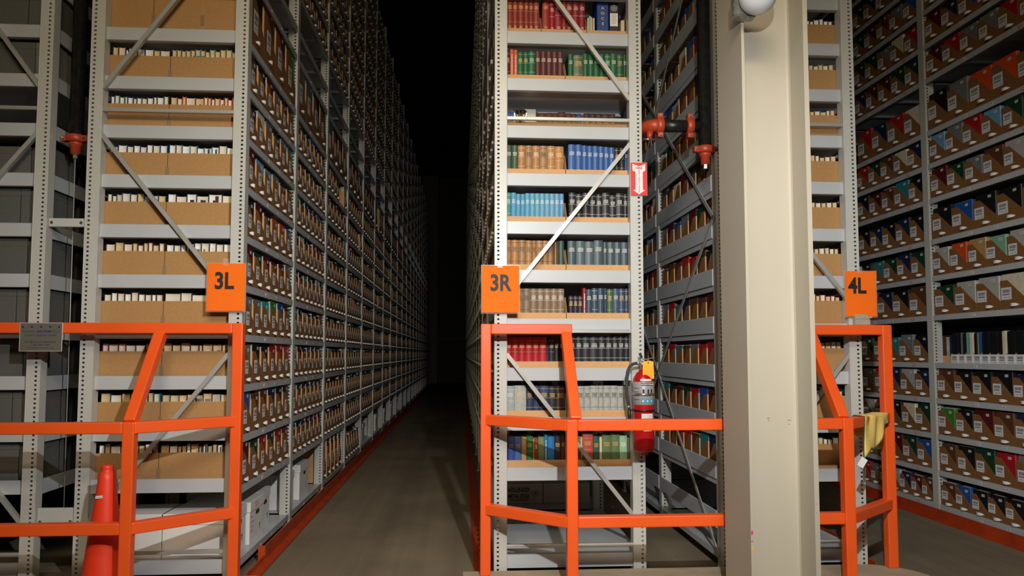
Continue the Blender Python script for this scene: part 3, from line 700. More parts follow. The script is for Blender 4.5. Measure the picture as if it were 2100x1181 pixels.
# recessed row under the sprinkler
zr = LV_R[2]
spec = [((110, 58, 40), w, h, 'goldband', 'brown leather') for w, h in ((15, 1), (13, .98), (14, .97), (16, 1.0), (11, .99), (15, .97), (14, .98), (11, .98), (16, 1.01), (12, .98), (10, .97))]+[((40, 96, 150), 10, .97, 'whiteband', 'blue'), ((190, 84, 60), 5, .95, 'text', 'thin orange')]+[((84, 54, 44), w, .99, 'goldband', 'dark brown') for w in (13, 12, 13, 16, 11)]
low_tray(XR0+.012, XR1-.012, zr, 'set back under the sprinkler, rack 3R')
bpy.context.view_layer.update()
spines(2, XR0+PW, XR1-PW-.01, spec, 'recessed', z=zr, y=DF+.36)

# ------------------------------------------------------------------ 4L boxes seen from behind through the gap
for k in range(-2, 10):
    z = (LV_Q[k] if k >= 0 else LV_Q[0]-k*PITCH)+.0
    for bay in range(2):
        n = 7; ys = DF+bay*BAY+PD+.01; tot = BAY-PD-.02; w = tot/n-.004
        for j in range(n):
            if bay == 1: continue
            yc = ys+(j+.5)*tot/n; c = rnd.choice(PAL+['red', 'teal', 'brown', 'brown'])
            me = get(FBM, ('r', round(w, 3)), lambda: file_box_mesh(w, .40, .208, .34, .30))
            o = link('file_box', me, None, (XQ0+.012+.40, yc, z+.0005), 0)
            nm = f'{ORD[j+1]} from column, {ORD[k+3]} shelf down, gap beside column'
            tag(o, f'rear of brown file box, {nm}', 'file box', 'boxes seen from behind beside the column')
            bh = .208*rnd.uniform(1.08, 1.28); bw = w-.022; t = .045
            ko = link('boxed_book', book_in_box(bw, bh, t, c, PAGE), None, (XQ0+.018, yc, z+.006), PI)
            tag(ko, f'{c} book, {nm}', 'boxed book', 'books beside the column')
            link('pages', pages_in_box(bw, bh, t, PAGE), ko)

b = FAR
for k in range(-2, 10):      # second bay of the gap, a sliver in the photo
    z = LV_Q[k] if k >= 0 else LV_Q[0]-k*PITCH
    ys = DF+BAY+PD+.01; w = (BAY-PD-.02)/7
    for j in range(7):
        y0 = ys+j*w+.002; y1 = y0+w-.004; x = XQ0+.012
        b.prism([(y0, z), (y1, z), (y1, z+.06), (y0+w*.34, z+.208), (y0, z+.208)], x, x+.004, 'x', KRAFT)
        b.box(x+.004, x+.35, y0, y0+.004, z, z+.208, TAN)
        b.box(x+.006, x+.05, y0+.012, y1-.012, z+.005, z+.208*rnd.uniform(1.08, 1.26), cloth(rnd.choice(PAL)))
tag(FAR.build('far_file_boxes'), 'all the smaller far file boxes receding into the dark aisles', 'file boxes', None, 'stuff')

# ------------------------------------------------------------------ 4R aisle face
S_ROWC = {10: ['black', 'grey', 'orange', 'orange', 'black'], 5: ['dark green', 'light grey', 'light grey', 'cream', 'cream'], 6: ['light grey', 'orange', 'tan', 'mint', 'light grey'],
          7: ['black', 'blue', 'black', 'black', 'black'], 8: ['maroon', 'dark green', 'grey', 'brown', 'light grey'], 9: ['light blue', 'grey', 'red', 'light blue', 'dark green', 'grey'],
          3: ['brown', 'black', 'black', 'black', 'navy', 'navy'], 2: ['green', 'black', 'maroon', 'brown', 'navy'], 1: ['brown', 'black', 'dark green', 'red', 'grey']}
for k, z in enumerate(LV_S):
    if z > 4.5: continue
    gap = (LV_S[k+1]-z) if k+1 < len(LV_S) else .29
    for bay in range(0, 2):
        big = k in (5, 7, 10)
        n = {0: 7, 5: 5, 7: 5, 10: 5, 9: 6}.get(k, 6)
        if bay == 1: n = {0: 8, 5: 5, 10: 5}.get(k, 6)
        if bay in (0, -1) and k == 4: continue
        h = .165 if k == 0 else (.25 if k == 10 else .215 if big else .200)
        ys = DF+bay*BAY+PD+.03; tot = BAY-PD-.02; w = tot/n-.004
        if bay == -1 and k > 12: continue
        for j in range(n):
            yc = ys+tot-(j+.5)*tot/n
            if yc < 4.62: continue
            if bay == 1 and yc > 7.2: continue
            cols = S_ROWC.get(k)
            c = cols[j % len(cols)] if cols and bay == 0 else None
            where = f'{ORD[j+1]} from left, {["nearest","near","far"][bay+1]} bay, {ORD[k+1]} shelf up, right-edge rack'
            put_box(XS+.012, yc, z, w, h, .36, -1, where, 'file boxes of the right-edge rack', c, bh=h*rnd.uniform(1.08, 1.2), label_style=1, bookgrp='books in boxes of the right-edge rack')
# low white trays of magazines on the fifth shelf
z = LV_S[4]; y1 = DF+BAY-.03
yy = y1-.12
bl = 0
for q in range(3):
    o = MB().bbox(0, .16, -.019, .019, 0, .245, cloth('blue'), .004).build('book', None, (XS+.30, y1-.03-q*.042, z+.001)); tag(o, f'blue volume at the back, {ORD[q+1]} from the upright, behind the magazines', 'book', 'blue volumes behind the magazines')
j = 0
for j in range(12):
    yc = y1-.125-j*.088-.04
    if yc < 4.3: break
    t = thing('magazine_tray', f'low white-labelled magazine tray, {ORD[j+1]} from the upright, right-edge rack', 'tray', (XS+.03, yc, z+.0005), 'low magazine trays', PI)
    b = MB(); b.box(-.004, 0, -.041, .041, 0, .075, WHITE); b.box(-.26, -.004, -.041, -.038, 0, .085, CARD); b.box(-.26, -.004, .038, .041, 0, .085, CARD); b.box(-.26, -.004, -.038, .038, 0, .003, CARD); b.build('tray', t)
    link('label', get(LBL, 'mag', lambda: label_mesh(.07, .065)), t, (.0003, 0, .038))
    cs = [['black'], ['black', 'grey', 'black'], ['mint', 'turquoise', 'cream', 'cream'], ['black', 'dark green', 'tan', 'blue'], ['black'], ['black'], ['black', 'cream'], ['black']][j % 8]
    n = 9
    for q in range(n):
        c = cs[q*len(cs)//n]; y = yc+.034-q*.0075
        o = MB().box(0, .19, -.0033, .0033, 0, .235+rnd.uniform(-.006, .006), cloth(c)).build('magazine', None, (XS+.037, y, z+.005))
        tag(o, f'{c} magazine, {ORD[q+1]} in the {ORD[j+1]} low white tray, right-edge rack', 'magazine', 'magazines in the low trays')

# ------------------------------------------------------------------ bottom shelf: banker boxes and others
def banker_box(x, y, rz, label, w=.31, d=.40, h=.26, marks=True):
    t = thing('banker_box', label, 'box', (x, y, BASE+.001), 'white banker boxes on the bottom shelf', rz)
    b = MB(); b.box(-d, 0, -w/2, w/2, 0, h, WHITE); b.build('body', t)
    l = MB().bbox(-d-.004, .006, -w/2-.006, w/2+.006, h-.058, h+.006, WHITE, .003).build('lid', t)
    hh = MB(); hh.tube([(.0, -.035, 0), (.0, .035, 0)], .001, INK, 6)
    hb = MB(); pts = [(-.042+.014*(1-math.cos(a)), .014*math.sin(a)) for a in [PI*k/6-PI/2 for k in range(7)]]
    pts = [(-.03+.014*math.cos(PI/2+PI*k/6), .014*math.sin(PI/2+PI*k/6)) for k in range(7)]+[(.03+.014*math.cos(-PI/2+PI*k/6), .014*math.sin(-PI/2+PI*k/6)) for k in range(7)]
    hb.prism(pts, .0004, .0012, 'x', mat('hand_hole_dark', (54, 46, 20), .9)); hb.build('hand_hole', t, (0, .02, h-.085))
    link('label', get(LBL, 'bank', lambda: label_mesh(.05, .055)), t, (.0006, .07, h*.28))
    if marks:
        mk = MB(); RM = mat('red_marker', (176, 62, 56), .7)
        for q in range(4):
            yy = -w*.42
            for s in range(rnd.randint(4, 7)):
                ww = rnd.uniform(.005, .012); mk.tube([(.0008, yy, h*.62-q*.03), (.0008, yy+ww*.5, h*.62-q*.03+rnd.uniform(.004, .01)), (.0008, yy+ww, h*.62-q*.03)], .0009, RM, 4); yy += ww+.004
        mk.build('handwriting', t)
        mk = MB()
        for q in range(2):
            yy = -w*.2
            for s in range(7):
                ww = rnd.uniform(.006, .014); mk.tube([(.0068, yy, h-.02-q*.018), (.0068, yy+ww*.5, h-.02-q*.018+rnd.uniform(.005, .009)), (.0068, yy+ww, h-.02-q*.018)], .0009, RM, 4); yy += ww+.004
        mk.build('lid_handwriting', t)
    return t
xb = XL1-.05
banker_box(xb-.02, 4.86, 0, 'white banker box nearest the front on the bottom shelf, left aisle')
banker_box(xb, 5.20, 0, 'white banker box with red handwriting, second on the bottom shelf', w=.33)
banker_box(xb-.03, 5.52, 0, 'white banker box third on the bottom shelf, green writing on lid', w=.27, marks=False)
banker_box(xb-.36, 5.62, 0, 'white box set back behind the third banker box', w=.2, d=.2, h=.25, marks=False)
banker_box(XL0+.45, 4.86, 0, 'white banker box at the back left of the bottom shelf, rack 3L', d=.38)
banker_box(xb-.02, 6.26, 0, 'white banker box first past the second upright, left aisle', w=.28, marks=False)
banker_box(xb+.0, 6.72, 0, 'tall white banker box in the second bay, left aisle', w=.36, h=.28, marks=False)
for j in range(5):
    put_box(XL1-.012, DF+2*BAY+PD+.1+j*.235, BASE, .17, .31, .38, 1, f'{ORD[j+1]} tall one on bottom shelf, third bay, left aisle', 'tall file boxes on the bottom shelf', 'brown')
for j in range(6):
    put_box(XL1-.012, DF+3*BAY+PD+.1+j*.2, BASE, .18, .24, .38, 1, f'{ORD[j+1]} on bottom shelf, fourth bay, left aisle', 'file boxes on the bottom shelf, fourth bay')
b = MB(); r = random.Random(9)
for bay in range(4, NB):
    y = DF+bay*BAY+PD+.1
    while y < DF+(bay+1)*BAY-.35:
        if r.random() < .7: b.box(XL1-.43, XL1-.05, y, y+.28, BASE, BASE+.25, WHITE); b.box(XL1-.435, XL1-.042, y-.005, y+.285, BASE+.2, BASE+.258, WHITE)
        y += r.choice((.3, .34, .6))
tag(b.build('far_banker_boxes'), 'small far white boxes on the bottom shelf deep in the left aisle', 'boxes', None, 'stuff')
# grey flat metal-edge boxes on the base shelf of 3R
hbx = thing('document_box', 'grey flat document box printed with black lettering and round mark', 'box', (.472, DF+BAY+.30, BASE+.001), 'flat document boxes at the back of rack 3R')
HG = mat('grey_document_board', (222, 208, 186), .8, noise=.04, scale=50)
MB().bbox(-.16, .20, 0, .30, 0, .16, HG, .003).build('body', hbx)
text('lettering', 'HOLLINGER', .046, INK, hbx, (.005, -.0012, .108), .0009, sx=.74); text('lettering', 'METAL EDGE', .044, INK, hbx, (.005, -.0012, .058), .0009, sx=.68)
text('small_lettering', 'ARCHIVAL STORAGE MATERIALS', .010, INK, hbx, (.005, -.0012, .026), .0002)
MB().box(-.09, .10, -.0012, -.0006, .130, .132, INK).box(-.09, .10, -.0012, -.0006, .034, .036, INK).build('rule', hbx)
MB().tube([(0.138+.026*math.cos(a*PI/12), -.0012, .082+.024*math.sin(a*PI/12)) for a in range(25)], .0012, INK, 6).build('round_mark', hbx)
text('mark_lettering', 'ACID\nFREE', .011, INK, hbx, (.138, -.0014, .082), .0003)
h2 = thing('document_box', 'plain grey flat document box right of the lettered one', 'box', (.868, DF+BAY+.30, BASE+.001), 'flat document boxes at the back of rack 3R')
MB().bbox(-.19, .19, 0, .30, 0, .16, HG, .003).build('body', h2)

tag(PACK.build('packed_books'), 'rows of books packed behind the first one in each file box', 'books', None, 'stuff')

# ------------------------------------------------------------------ concrete islands and guards
def pad(name, x0, x1, label, left_round, right_round):
    R = .34; y0, y1 = 3.55, 4.545; pts = []
    def corner(cx, cy, a0, r):
        for k in range(9): a = a0+k*PI/16; pts.append((cx+r*math.cos(a), cy+r*math.sin(a)))
    corner(x1-R, y0+R, -PI/2, R) if right_round else pts.append((x1, y0))
    corner(x1-.3, y1-.3, 0, .3) if right_round else pts.append((x1, y1))
    corner(x0+.3, y1-.3, PI/2, .3) if left_round else pts.append((x0, y1))
    corner(x0+R, y0+R, PI, R) if left_round else pts.append((x0, y0))
    b = MB(); n = len(pts)
    b.faces([(p[0], p[1], PAD) for p in pts], [tuple(range(n))], CONC)
    b.faces([(p[0], p[1], 0) for p in pts]+[(p[0], p[1], PAD) for p in pts], [(k, (k+1) % n, n+(k+1) % n, n+k) for k in range(n)], RAILOR)
    o = b.build(name); tag(o, label, 'island', 'concrete islands in front of the racks'); return o
pad('concrete_island', .02, 2.70, 'raised concrete island with orange edge below the 3R to 4L guard', False, True)
pad('concrete_island', -4.2, -1.16, 'raised concrete island below the guard at the left', True, False)

TB = .060
def beam_tube(a, c, parent, name, w=TB):
    """welded square tube with softened edges"""
    a, c = Vector(a), Vector(c); t = (c-a).normalized()
    u = Vector((0, 0, 1)) if abs(t.z) < .9 else Vector((0, 1, 0))
    if .3 < abs(t.z) < .9: u = Vector((1, 0, 0))
    b = MB().bar(a, c, w, w, ORANGE, u); o = b.build(name, parent); return bevel(o, .006, 2)
ZU, ZLW, ZT = .937, .425, 1.465
def guard(label, outs, inn, top_ends, struts, mids):
    g = thing('safety_guard', label, 'guard rail', (0, 0, PAD), 'orange safety guards')
    g.location = (0, 0, 0)
    for x in outs: beam_tube((x, 4.47, PAD), (x, 4.47, ZT+TB/2), g, 'post')
    for x in inn: beam_tube((x, 4.1, PAD), (x, 4.1, ZU+TB/2), g, 'post')
    for a, c in top_ends: beam_tube((a, 4.47, ZT), (c, 4.47, ZT), g, 'top_rail')
    for x in struts: beam_tube((x, 4.1, ZU+TB*.4), (x, 4.47, ZT-TB*.4), g, 'strut')
    for (x0, yy0), (x1, yy1) in mids:
        for z in (ZU, ZLW): beam_tube((x0, yy0, z), (x1, yy1, z), g, 'rail')
    return g
gL = guard('orange steel guard at left with metal plaque and the 3L corner post', [-1.272], [-1.706, -4.0], [(-1.272-TB/2, -4.4)], [-1.706], [((-1.706-TB/2, 4.1), (-4.0, 4.1)), ((-1.706+.01, 4.1), (-1.272-.01, 4.47))])
gR = guard('orange steel guard running from the 3R corner behind the column to 4L', [.147, 2.575], [.598, 2.125], [(.147+TB/2, .655), (2.06, 2.575-TB/2)], [.620, 2.105],
  [((.598+TB/2, 4.1), (2.125-TB/2, 4.1)), ((.147+.01, 4.47), (.598-.01, 4.1)), ((2.125+.01, 4.1), (2.575-.01, 4.47))])
# plaque
pq = thing('plaque', 'brushed metal plaque with blue dots and lettering on the orange top rail', 'plaque', (-2.347, 4.434, 1.413))
PM = mat('brushed_plaque', (176, 172, 156), .32, .7, noise=.12, scale=30, stretch=(.1, 1, 12))
MB().bbox(-.114, .114, -.002, .0015, -.078, .078, PM, .002).build('plate', pq)
MB().box(-.1155, .1155, -.0012, .0012, -.0795, .0795, WHITE).build('edge', pq)
BL = mat('plaque_blue', (30, 44, 140), .4); GI = mat('plaque_ink', (62, 62, 92), .5)
for i in range(5): MB().tube([(-.098+i*.049, -.0024, .057), (-.098+i*.049, -.0032, .057)], .0058, BL, 14, True, False).build('blue_dot', pq)
def ptext(s, size, z, mm, bold=0, x=0, al='CENTER', w=None, sp=1):
    o = text('lettering', s, size, mm, pq, (x, -.0026, z), bold, al, space=sp)
    if w: o.scale.x = w/max(.001, max(v.co.x for v in o.data.vertices)-min(v.co.x for v in o.data.vertices))
ptext('SOUTHWEST', .0145, .031, GI, 0, -.0635, w=.070); ptext('SOLUTIONS', .0150, .031, BL, .0005, .018, w=.080); ptext('GROUP', .0145, .031, GI, 0, .080, w=.040)
ptext('business organization systems', .0125, .0105, GI, .0001, w=.172); ptext('For Service or Information', .0145, -.026, GI, .0002, w=.168)
ptext('1-800-803-1083', .0135, -.0435, GI, .0002, w=.100); ptext('www.southwestsolutions.com', .0105, -.0595, GI, .0001, w=.145)

# ------------------------------------------------------------------ aisle signs
OP = mat('orange_paper', (250, 116, 26), .7, spec=.15, noise=.03, scale=6)
FILM = mat('clear_sleeve', (230, 214, 190), .15, alpha=.14, spec=.5)
def sign(body, x0, x1, z0, z1, y, label, lx, lz, tilt=0, film=(.006, .006, .008, .004)):
    t = thing('aisle_sign', label, 'sign', ((x0+x1)/2, y, (z0+z1)/2), 'orange aisle number signs')
    w, h = (x1-x0)/2, (z1-z0)/2
    MB().box(-w, w, -.001, .0, -h, h, OP).build('paper', t)
    s = MB().box(-w-film[0], w+film[1], .0004, .0012, -h-film[2], h+film[3], FILM).build('plastic_sleeve', t)
    o = text('lettering', body, .135, INK, t, (lx, -.0018, lz), .0042, sx=.84)
    t.rotation_euler.y = tilt
    # clear tape tabs at the top
    MB().box(-.02, .012, -.0016, -.0012, h-.012, h+.03, FILM).build('tape', t)
    return t
sign('3L', -1.484, -1.266, 1.571, 1.850, DF-.030, 'orange paper sign with black lettering 3L on the left rack', -.012, .032, 0)
sign('3R', .126, .350, 1.568, 1.850, DF-.030, 'orange sleeved sign with black lettering 3R beside the dark aisle', -.002, .032, 0)
sign('4L', 2.376, 2.575, 1.553, 1.833, DF-.030, 'orange paper sign with black lettering 4L right of the column', -.022, .045, 0)
h = thing('sign_holder', 'clear plastic holder under the 4L sign on top of the orange guard', 'holder', (2.476, DF-.02, 1.50))
CLR = mat('cloudy_plastic', (186, 176, 156), .3, noise=.12, scale=60, alpha=.85)
MB().prism([(-.045, 0), (.052, 0), (.052, .03), (.03, .065), (-.045, .065)], -.016, .012, 'y', CLR).build('body', h)
MB().prism([(-.040, .036), (.044, .036), (.044, .040), (-.040, .040)], -.02, -.016, 'y', CLR).build('fold', h)
# fire extinguisher sign
fs = thing('fire_extinguisher_sign', 'red and white arrow sign reading FIRE EXTINGUISHER on the rack upright', 'sign', (1.0915, DF-.012, 2.3965))
RED = mat('sign_red', (226, 40, 34), .4)
FW, FH = .050, .101
MB().box(-FW-.0035, FW+.0035, 0, .002, -FH-.0035, FH+.0035, FILM).build('plastic_edge', fs)
MB().box(-FW, FW, -.002, 0, -FH, FH, RED).build('plate', fs)
MB().prism([(-.040, .093), (0, .078), (.040, .093), (.040, .052), (.024, .042), (.024, -.070), (.038, -.070), (.0, -.097), (-.038, -.070), (-.022, -.070), (-.022, .042), (-.040, .052)], -.0030, -.002, 'y', LABELW).build('arrow', fs)
o = text('lettering', 'FIRE', .019, RED, fs, (0, -.0034, .066), .0006, sx=1.25)
for i, ch in enumerate('EXTINGUISHER'): text('lettering', ch, .0125, RED, fs, (.001, -.0034, .0505-i*.0119), .0003, sx=1.25)

# ------------------------------------------------------------------ fire extinguisher
ex = thing('fire_extinguisher', 'red fire extinguisher with black hose strapped to the rack upright', 'fire extinguisher', (1.088, DF-.085, .75))
RD = mat('extinguisher_red', (176, 22, 24), .25, noise=.03, scale=6)
SILVL = mat('silver_wrap_label', (150, 152, 156), .4)
R = .0625
def lathe(prof, m, n=28, b=None):
    b = b or MB(); vs = []; fs = []
    for r, z in prof: vs += [(r*math.cos(2*PI*k/n), r*math.sin(2*PI*k/n), z) for k in range(n)]
    for i in range(len(prof)-1):
        for k in range(n): fs.append((i*n+k, i*n+(k+1) % n, (i+1)*n+(k+1) % n, (i+1)*n+k))
    fs += [tuple(reversed(range(n))), tuple(range((len(prof)-1)*n, len(prof)*n))]
    return b.faces(vs, fs, m, True)
lathe([(.022, -.028), (.024, -.022), (.026, -.010), (.050, -.006), (R-.004, .002), (R, .014), (R, .405), (R-.003, .425), (R-.014, .444), (.040, .458), (.028, .464), (.026, .475), (.018, .480)], RD).build('cylinder', ex)
lathe([(R+.0006, .270), (R+.0012, .2705), (R+.0012, .4045), (R+.0006, .405)], SILVL).build('wrap_label', ex)
def on_cyl(a0, a1, z0, z1, m, b, rr=R+.0016, n=6):
    vs = []; fs = []
    for i in range(n+1):
        a = a0+(a1-a0)*i/n
        for z in (z0, z1): vs.append((rr*math.sin(a), -rr*math.cos(a), z))
    for i in range(n): fs.append((2*i, 2*i+2, 2*i+3, 2*i+1))
    return b.faces(vs, fs, m)
b = MB(); on_cyl(-.45, .75, .383, .398, BLACK, b)
for i, a in enumerate((-.3, .15, .5)): on_cyl(a, a+.16, .335, .362, INK, b, n=2)
CY = mat('label_cyan', (40, 150, 200), .5)
for i, a in enumerate((-.42, .0, .42)): on_cyl(a, a+.30, .284, .304, CY, b, n=3); on_cyl(a+.08, a+.2, .288, .298, LABELW, b, R+.002, 2)
for q in range(4): on_cyl(-1.3, -.62, .30+q*.022, .303+q*.022, INK, b, n=4)
on_cyl(-.2, .5, .322, .324, INK, b); b.build('label_print', ex)
text('lettering', 'INSTRUCTIONS', .010, LABELW, ex, (.006, -R-.0019, .3905), .0003)
b = MB(); on_cyl(-.5, .6, .410, .422, LABELW, b, R+.0008); b.build('white_strip', ex)
b = MB(); on_cyl(-.42, .72, .184, .219, LABELW, b); 
for q in range(3): on_cyl(-.3, .6, .192+q*.008, .1935+q*.008, REDL, b, R+.002)
b.build('inspection_sticker', ex)
b = MB(); on_cyl(-.25, .55, .118, .178, LABELW, b); b.build('logo_sticker', ex)
b = MB(); c0 = (.010, -R-.0022, .152)
b.tube([(c0[0], c0[1], c0[2]), (c0[0], c0[1]-.0008, c0[2])], .018, INK, 20, True, False)
b.tube([(c0[0], c0[1]-.0008, c0[2]+.003), (c0[0], c0[1]-.0014, c0[2]+.003)], .011, RED, 16, True, False)
b.box(c0[0]-.012, c0[0]+.012, c0[1]-.0016, c0[1]-.001, c0[2]-.012, c0[2]-.008, LABELW); b.box(c0[0]-.014, c0[0]+.014, c0[1]-.001, c0[1]+.0, c0[2]-.025, c0[2]-.0235, INK); b.box(c0[0]-.010, c0[0]+.010, c0[1]-.001, c0[1]+.0, c0[2]-.030, c0[2]-.0285, INK)
b.build('round_logo', ex)
for z, m, hh in ((.332, CHROME, .007), (.236, BLACK, .006)):
    o = lathe([(R+.0015, z-hh), (R+.004, z-hh), (R+.004, z+hh), (R+.0015, z+hh)], m).box(-R-.018, -R+.004, -.012, .012, z-hh, z+hh, m).build('strap', ex)
MB().box(-.02, .02, R-.004, DF-(DF-.085)-.002, .12, .36, STEEL).build('bracket', ex)
lathe([(.013, .478), (.016, .482), (.016, .505), (.012, .508)], CHROME, 16).build('valve_collar', ex)
v = MB(); v.bbox(-.020, .020, -.012, .012, .500, .528, CHROME, .004); v.tube([(-.018, -.004, .516), (-.042, -.004, .514)], .0085, CHROME, 10); v.build('valve', ex)
MB().tube([(.0, -.010, .505), (.0, -.026, .505)], .011, mat('gauge_red', (200, 40, 40), .3), 14, True, False).build('pressure_gauge', ex)
hn = MB(); hn.bar((-.030, 0, .530), (.066, -.004, .548), .020, .004, CHROME); hn.bar((-.010, 0, .546), (.062, -.004, .520), .018, .004, CHROME); hn.build('handle', ex)
MB().bar((-.008, 0, .545), (-.020, 0, .575), .014, .014, BLACK).build('safety_pin', ex)
hs = [(-.040, -.004, .514), (-.062, -.006, .510), (-.082, -.008, .495), (-.096, -.010, .465), (-.102, -.012, .42), (-.103, -.013, .36), (-.098, -.013, .30), (-.093, -.013, .262)]
MB().tube(hs, .0095, mat('hose_rubber', (66, 68, 70), .85, spec=.2, noise=.25, scale=60), 12).build('hose', ex)
MB().tube([(-.093, -.013, .262), (-.088, -.013, .200), (-.085, -.013, .165)], [.008, .011, .005], BLACK, 12).build('nozzle', ex)
MB().tube([(-.093, -.013, .250), (-.092, -.013, .265)], .0105, CHROME, 12).build('hose_ferrule', ex)
tg = MB(); TY = mat('inspection_tag_yellow', (250, 184, 34), .6)
tg.prism([(-.034, -.105), (.034, -.103), (.031, -.008), (.026, 0), (-.026, 0), (-.033, -.008)], -.0006, .0006, 'y', TY)
for q in range(9): tg.box(-.026, .026, -.0012, -.0006, -.030-q*.0082, -.0292-q*.0082, REDL)
for q in (-.012, .004, .016): tg.box(q, q+.0008, -.0012, -.0006, -.098, -.055, REDL)
tg.tube([(0, -.002, -.010), (0, -.001, -.010)], .004, INK, 10, True, False); tg.tube([(0, -.001, -.006), (-.004, .012, .012), (-.006, .03, .02)], .0008, CHROME, 5)
tg.build('inspection_tag', ex, (.020, -.046, .527))

# ------------------------------------------------------------------ column with camera
cx0, cx1, cy0, cy1 = 1.383, 1.723, 3.60, 3.955; tf = .014
co = thing('steel_column', 'beige painted steel H column standing in front of the racks', 'column')
MB().box(cx0, cx0+tf, cy0, cy1, 0, 9.4, BEIGE).build('flange', co)
MB().box(cx1-tf*1.7, cx1, cy0, cy1, 0, 9.4, BEIGE).build('flange', co)
b = MB(); ym = (cy0+cy1)/2; b.box(cx0+tf, cx1-tf*1.7, ym-.006, ym+.006, 0, 9.4, BEIGE)
for s, xx in ((1, cx0+tf), (-1, cx1-tf*1.7)):
    for f in (-1, 1): b.prism([(xx, ym+f*.006), (xx+s*.016, ym+f*.006), (xx+s*.005, ym+f*.011), (xx, ym+f*.022)], 0, 9.4, 'z', BEIGE)
b.build('web', co)
for z, m, hh in ((.47, mat('paint_mark_magenta', (206, 40, 130), .7), .011), (.43, mat('paint_mark_magenta', (206, 40, 130), .7), .003), (.395, mat('paint_mark_yellow', (222, 190, 40), .7), .009)):
    MB().prism([(cx0+.001, z-hh), (cx0+.010, z-hh*.6), (cx0+.011, z+hh*.7), (cx0+.004, z+hh), (cx0+.002, z+hh*.3)], cy0-.0008, cy0, 'y', m).build('paint_mark', co)
for q, (x, z, w) in enumerate(((1.545, .995, .012), (1.548, .984, .008), (1.650, .985, .016), (1.655, .965, .006), (1.706, .60, .004), (1.706, .56, .003))):
    yy = cy0 if x > 1.69 else ym-.006
    MB().box(x, x+w, yy-.0006, yy, z, z+.002, INK).build('scratch', co)
# junction box and dome camera on the flange edge
sc = thing('security_camera', 'white dome security camera on a metal junction box high on the column', 'security camera', (1.345, 3.50, 3.012))
ZB = mat('zinc_box', (150, 150, 142), .35, .6, noise=.15, scale=12)
jb = MB().bbox(-.055, .055, -.035, .035, -.05, .06, ZB, .01).build('junction_box', sc, (.035, .055, 0))
jb2 = MB(); jb2.tube([(0, 0, 0), (0, 0, -.002)], .018, ZB, 18, True, False); jb2.build('knockout', jb, (.02, 0, -.050))
for q in range(3): MB().tube([(-.056, -.02, -.03+q*.035), (-.059, -.02, -.03+q*.035)], .009, ZB, 12, True, False).build('knockout', jb)
WH = mat('camera_white', (226, 232, 236), .3)
def blob(c, r, m, n=20, squash=(1, 1, 1), name='x', parent=None, loc=(0, 0, 0)):
    vs = []; fs = []
    for i in range(n+1):
        a = PI*i/n
        for k in range(n*2): t = PI*k/n; vs.append((c[0]+r*squash[0]*math.sin(a)*math.cos(t), c[1]+r*squash[1]*math.sin(a)*math.sin(t), c[2]+r*squash[2]*math.cos(a)))
    for i in range(n):
        for k in range(n*2): fs.append((i*2*n+k, (i+1)*2*n+k, (i+1)*2*n+(k+1) % (2*n), i*2*n+(k+1) % (2*n)))
    return MB().faces(vs, fs, m, True).build(name, parent, loc)
blob((0, 0, 0), .088, WH, name='housing', parent=sc, loc=(.070, -.04, .022))
blob((0, 0, 0), .052, mat('dome_lens', (70, 52, 50), .08, spec=1), name='dome', parent=sc, loc=(.088, -.090, .046))
rr = MB(); dn = Vector((.28, -.90, .30)).normalized(); a = dn.orthogonal().normalized(); c = dn.cross(a); ctr = Vector((.070, -.04, .022))+dn*.068
rr.tube([tuple(ctr+(a*math.cos(PI*k/16)+c*math.sin(PI*k/16))*.056) for k in range(33)], .004, WH, 8); rr.build('trim_ring', sc)

# ------------------------------------------------------------------ sprinkler pipes
def coupling(parent, c, axis, r=.048, m=FIT):
    o = link('coupling', None, parent, c) if False else None
    b = MB(); ax = Vector(axis); C = Vector(c)
    b.tube([C-ax*.022, C-ax*.018, C+ax*.018, C+ax*.022], [r+.006, r+.013, r+.013, r+.006], m, 20)
    side = Vector((0, 0, 1)) if abs(ax.x) > .5 else Vector((1, 0, 0))
    for s in (-1, 1):
        p = C+side*s*(r+.020); b.bar(p-ax*.017, p+ax*.017, .045, .030, m, side)
    o = b.build('coupling', parent)
    for s in (-1, 1):
        p = C+side*s*(r+.020); MB().tube([p+Vector((0, -.034, 0)), p+Vector((0, .034, 0))], .008, CHROME, 8, True, False).build('bolt', o)
pr = thing('sprinkler_pipe', 'black sprinkler pipe with orange couplings between rack 3R and the column', 'pipe')
PX, PY, PZ = 1.522, 4.60, 2.742; PR = .040
MB().tube([(PX, PY, 2.60), (PX, PY, 9.4)], PR, PIPE, 20).build('riser', pr)
MB().tube([(1.30, PY, PZ), (PX, PY, PZ)], PR*.9, PIPE, 20).build('branch', pr)
MB().tube([(1.24, PY, PZ), (1.42, PY, PZ)], PR*.98, PIPE, 20).build('branch', pr)
coupling(pr, (1.235, PY, PZ), (1, 0, 0), PR); coupling(pr, (1.425, PY, PZ), (1, 0, 0), PR)
MB().tube([(1.24, PY, PZ), (1.20, PY, PZ), (1.172, PY+.02, PZ), (1.160, PY+.06, PZ), (1.158, PY+.35, PZ)], PR*1.02, FIT, 18).build('elbow', pr)
MB().tube([(1.172, PY-.0, PZ-.04), (1.168, PY-.0, PZ-.09)], [.022, .014], FIT, 12).build('outlet', pr)
MB().tube([(1.130, PY-.005, PZ-.088), (1.205, PY-.005, PZ-.088)], .006, CHROME, 8).build('u_bolt', pr)
coupling(pr, (PX, PY, 2.595), (0, 0, 1), PR)
MB().tube([(PX, PY, 2.575), (PX, PY, 2.555), (PX, PY, 2.550), (PX, PY, 2.50)], [.038, .038, .030, .028], FIT, 18).build('reducer', pr)
MB().tube([(PX, PY, 2.50), (PX, PY, 2.475)], .015, CHROME, 6, True, False).build('plug', pr)
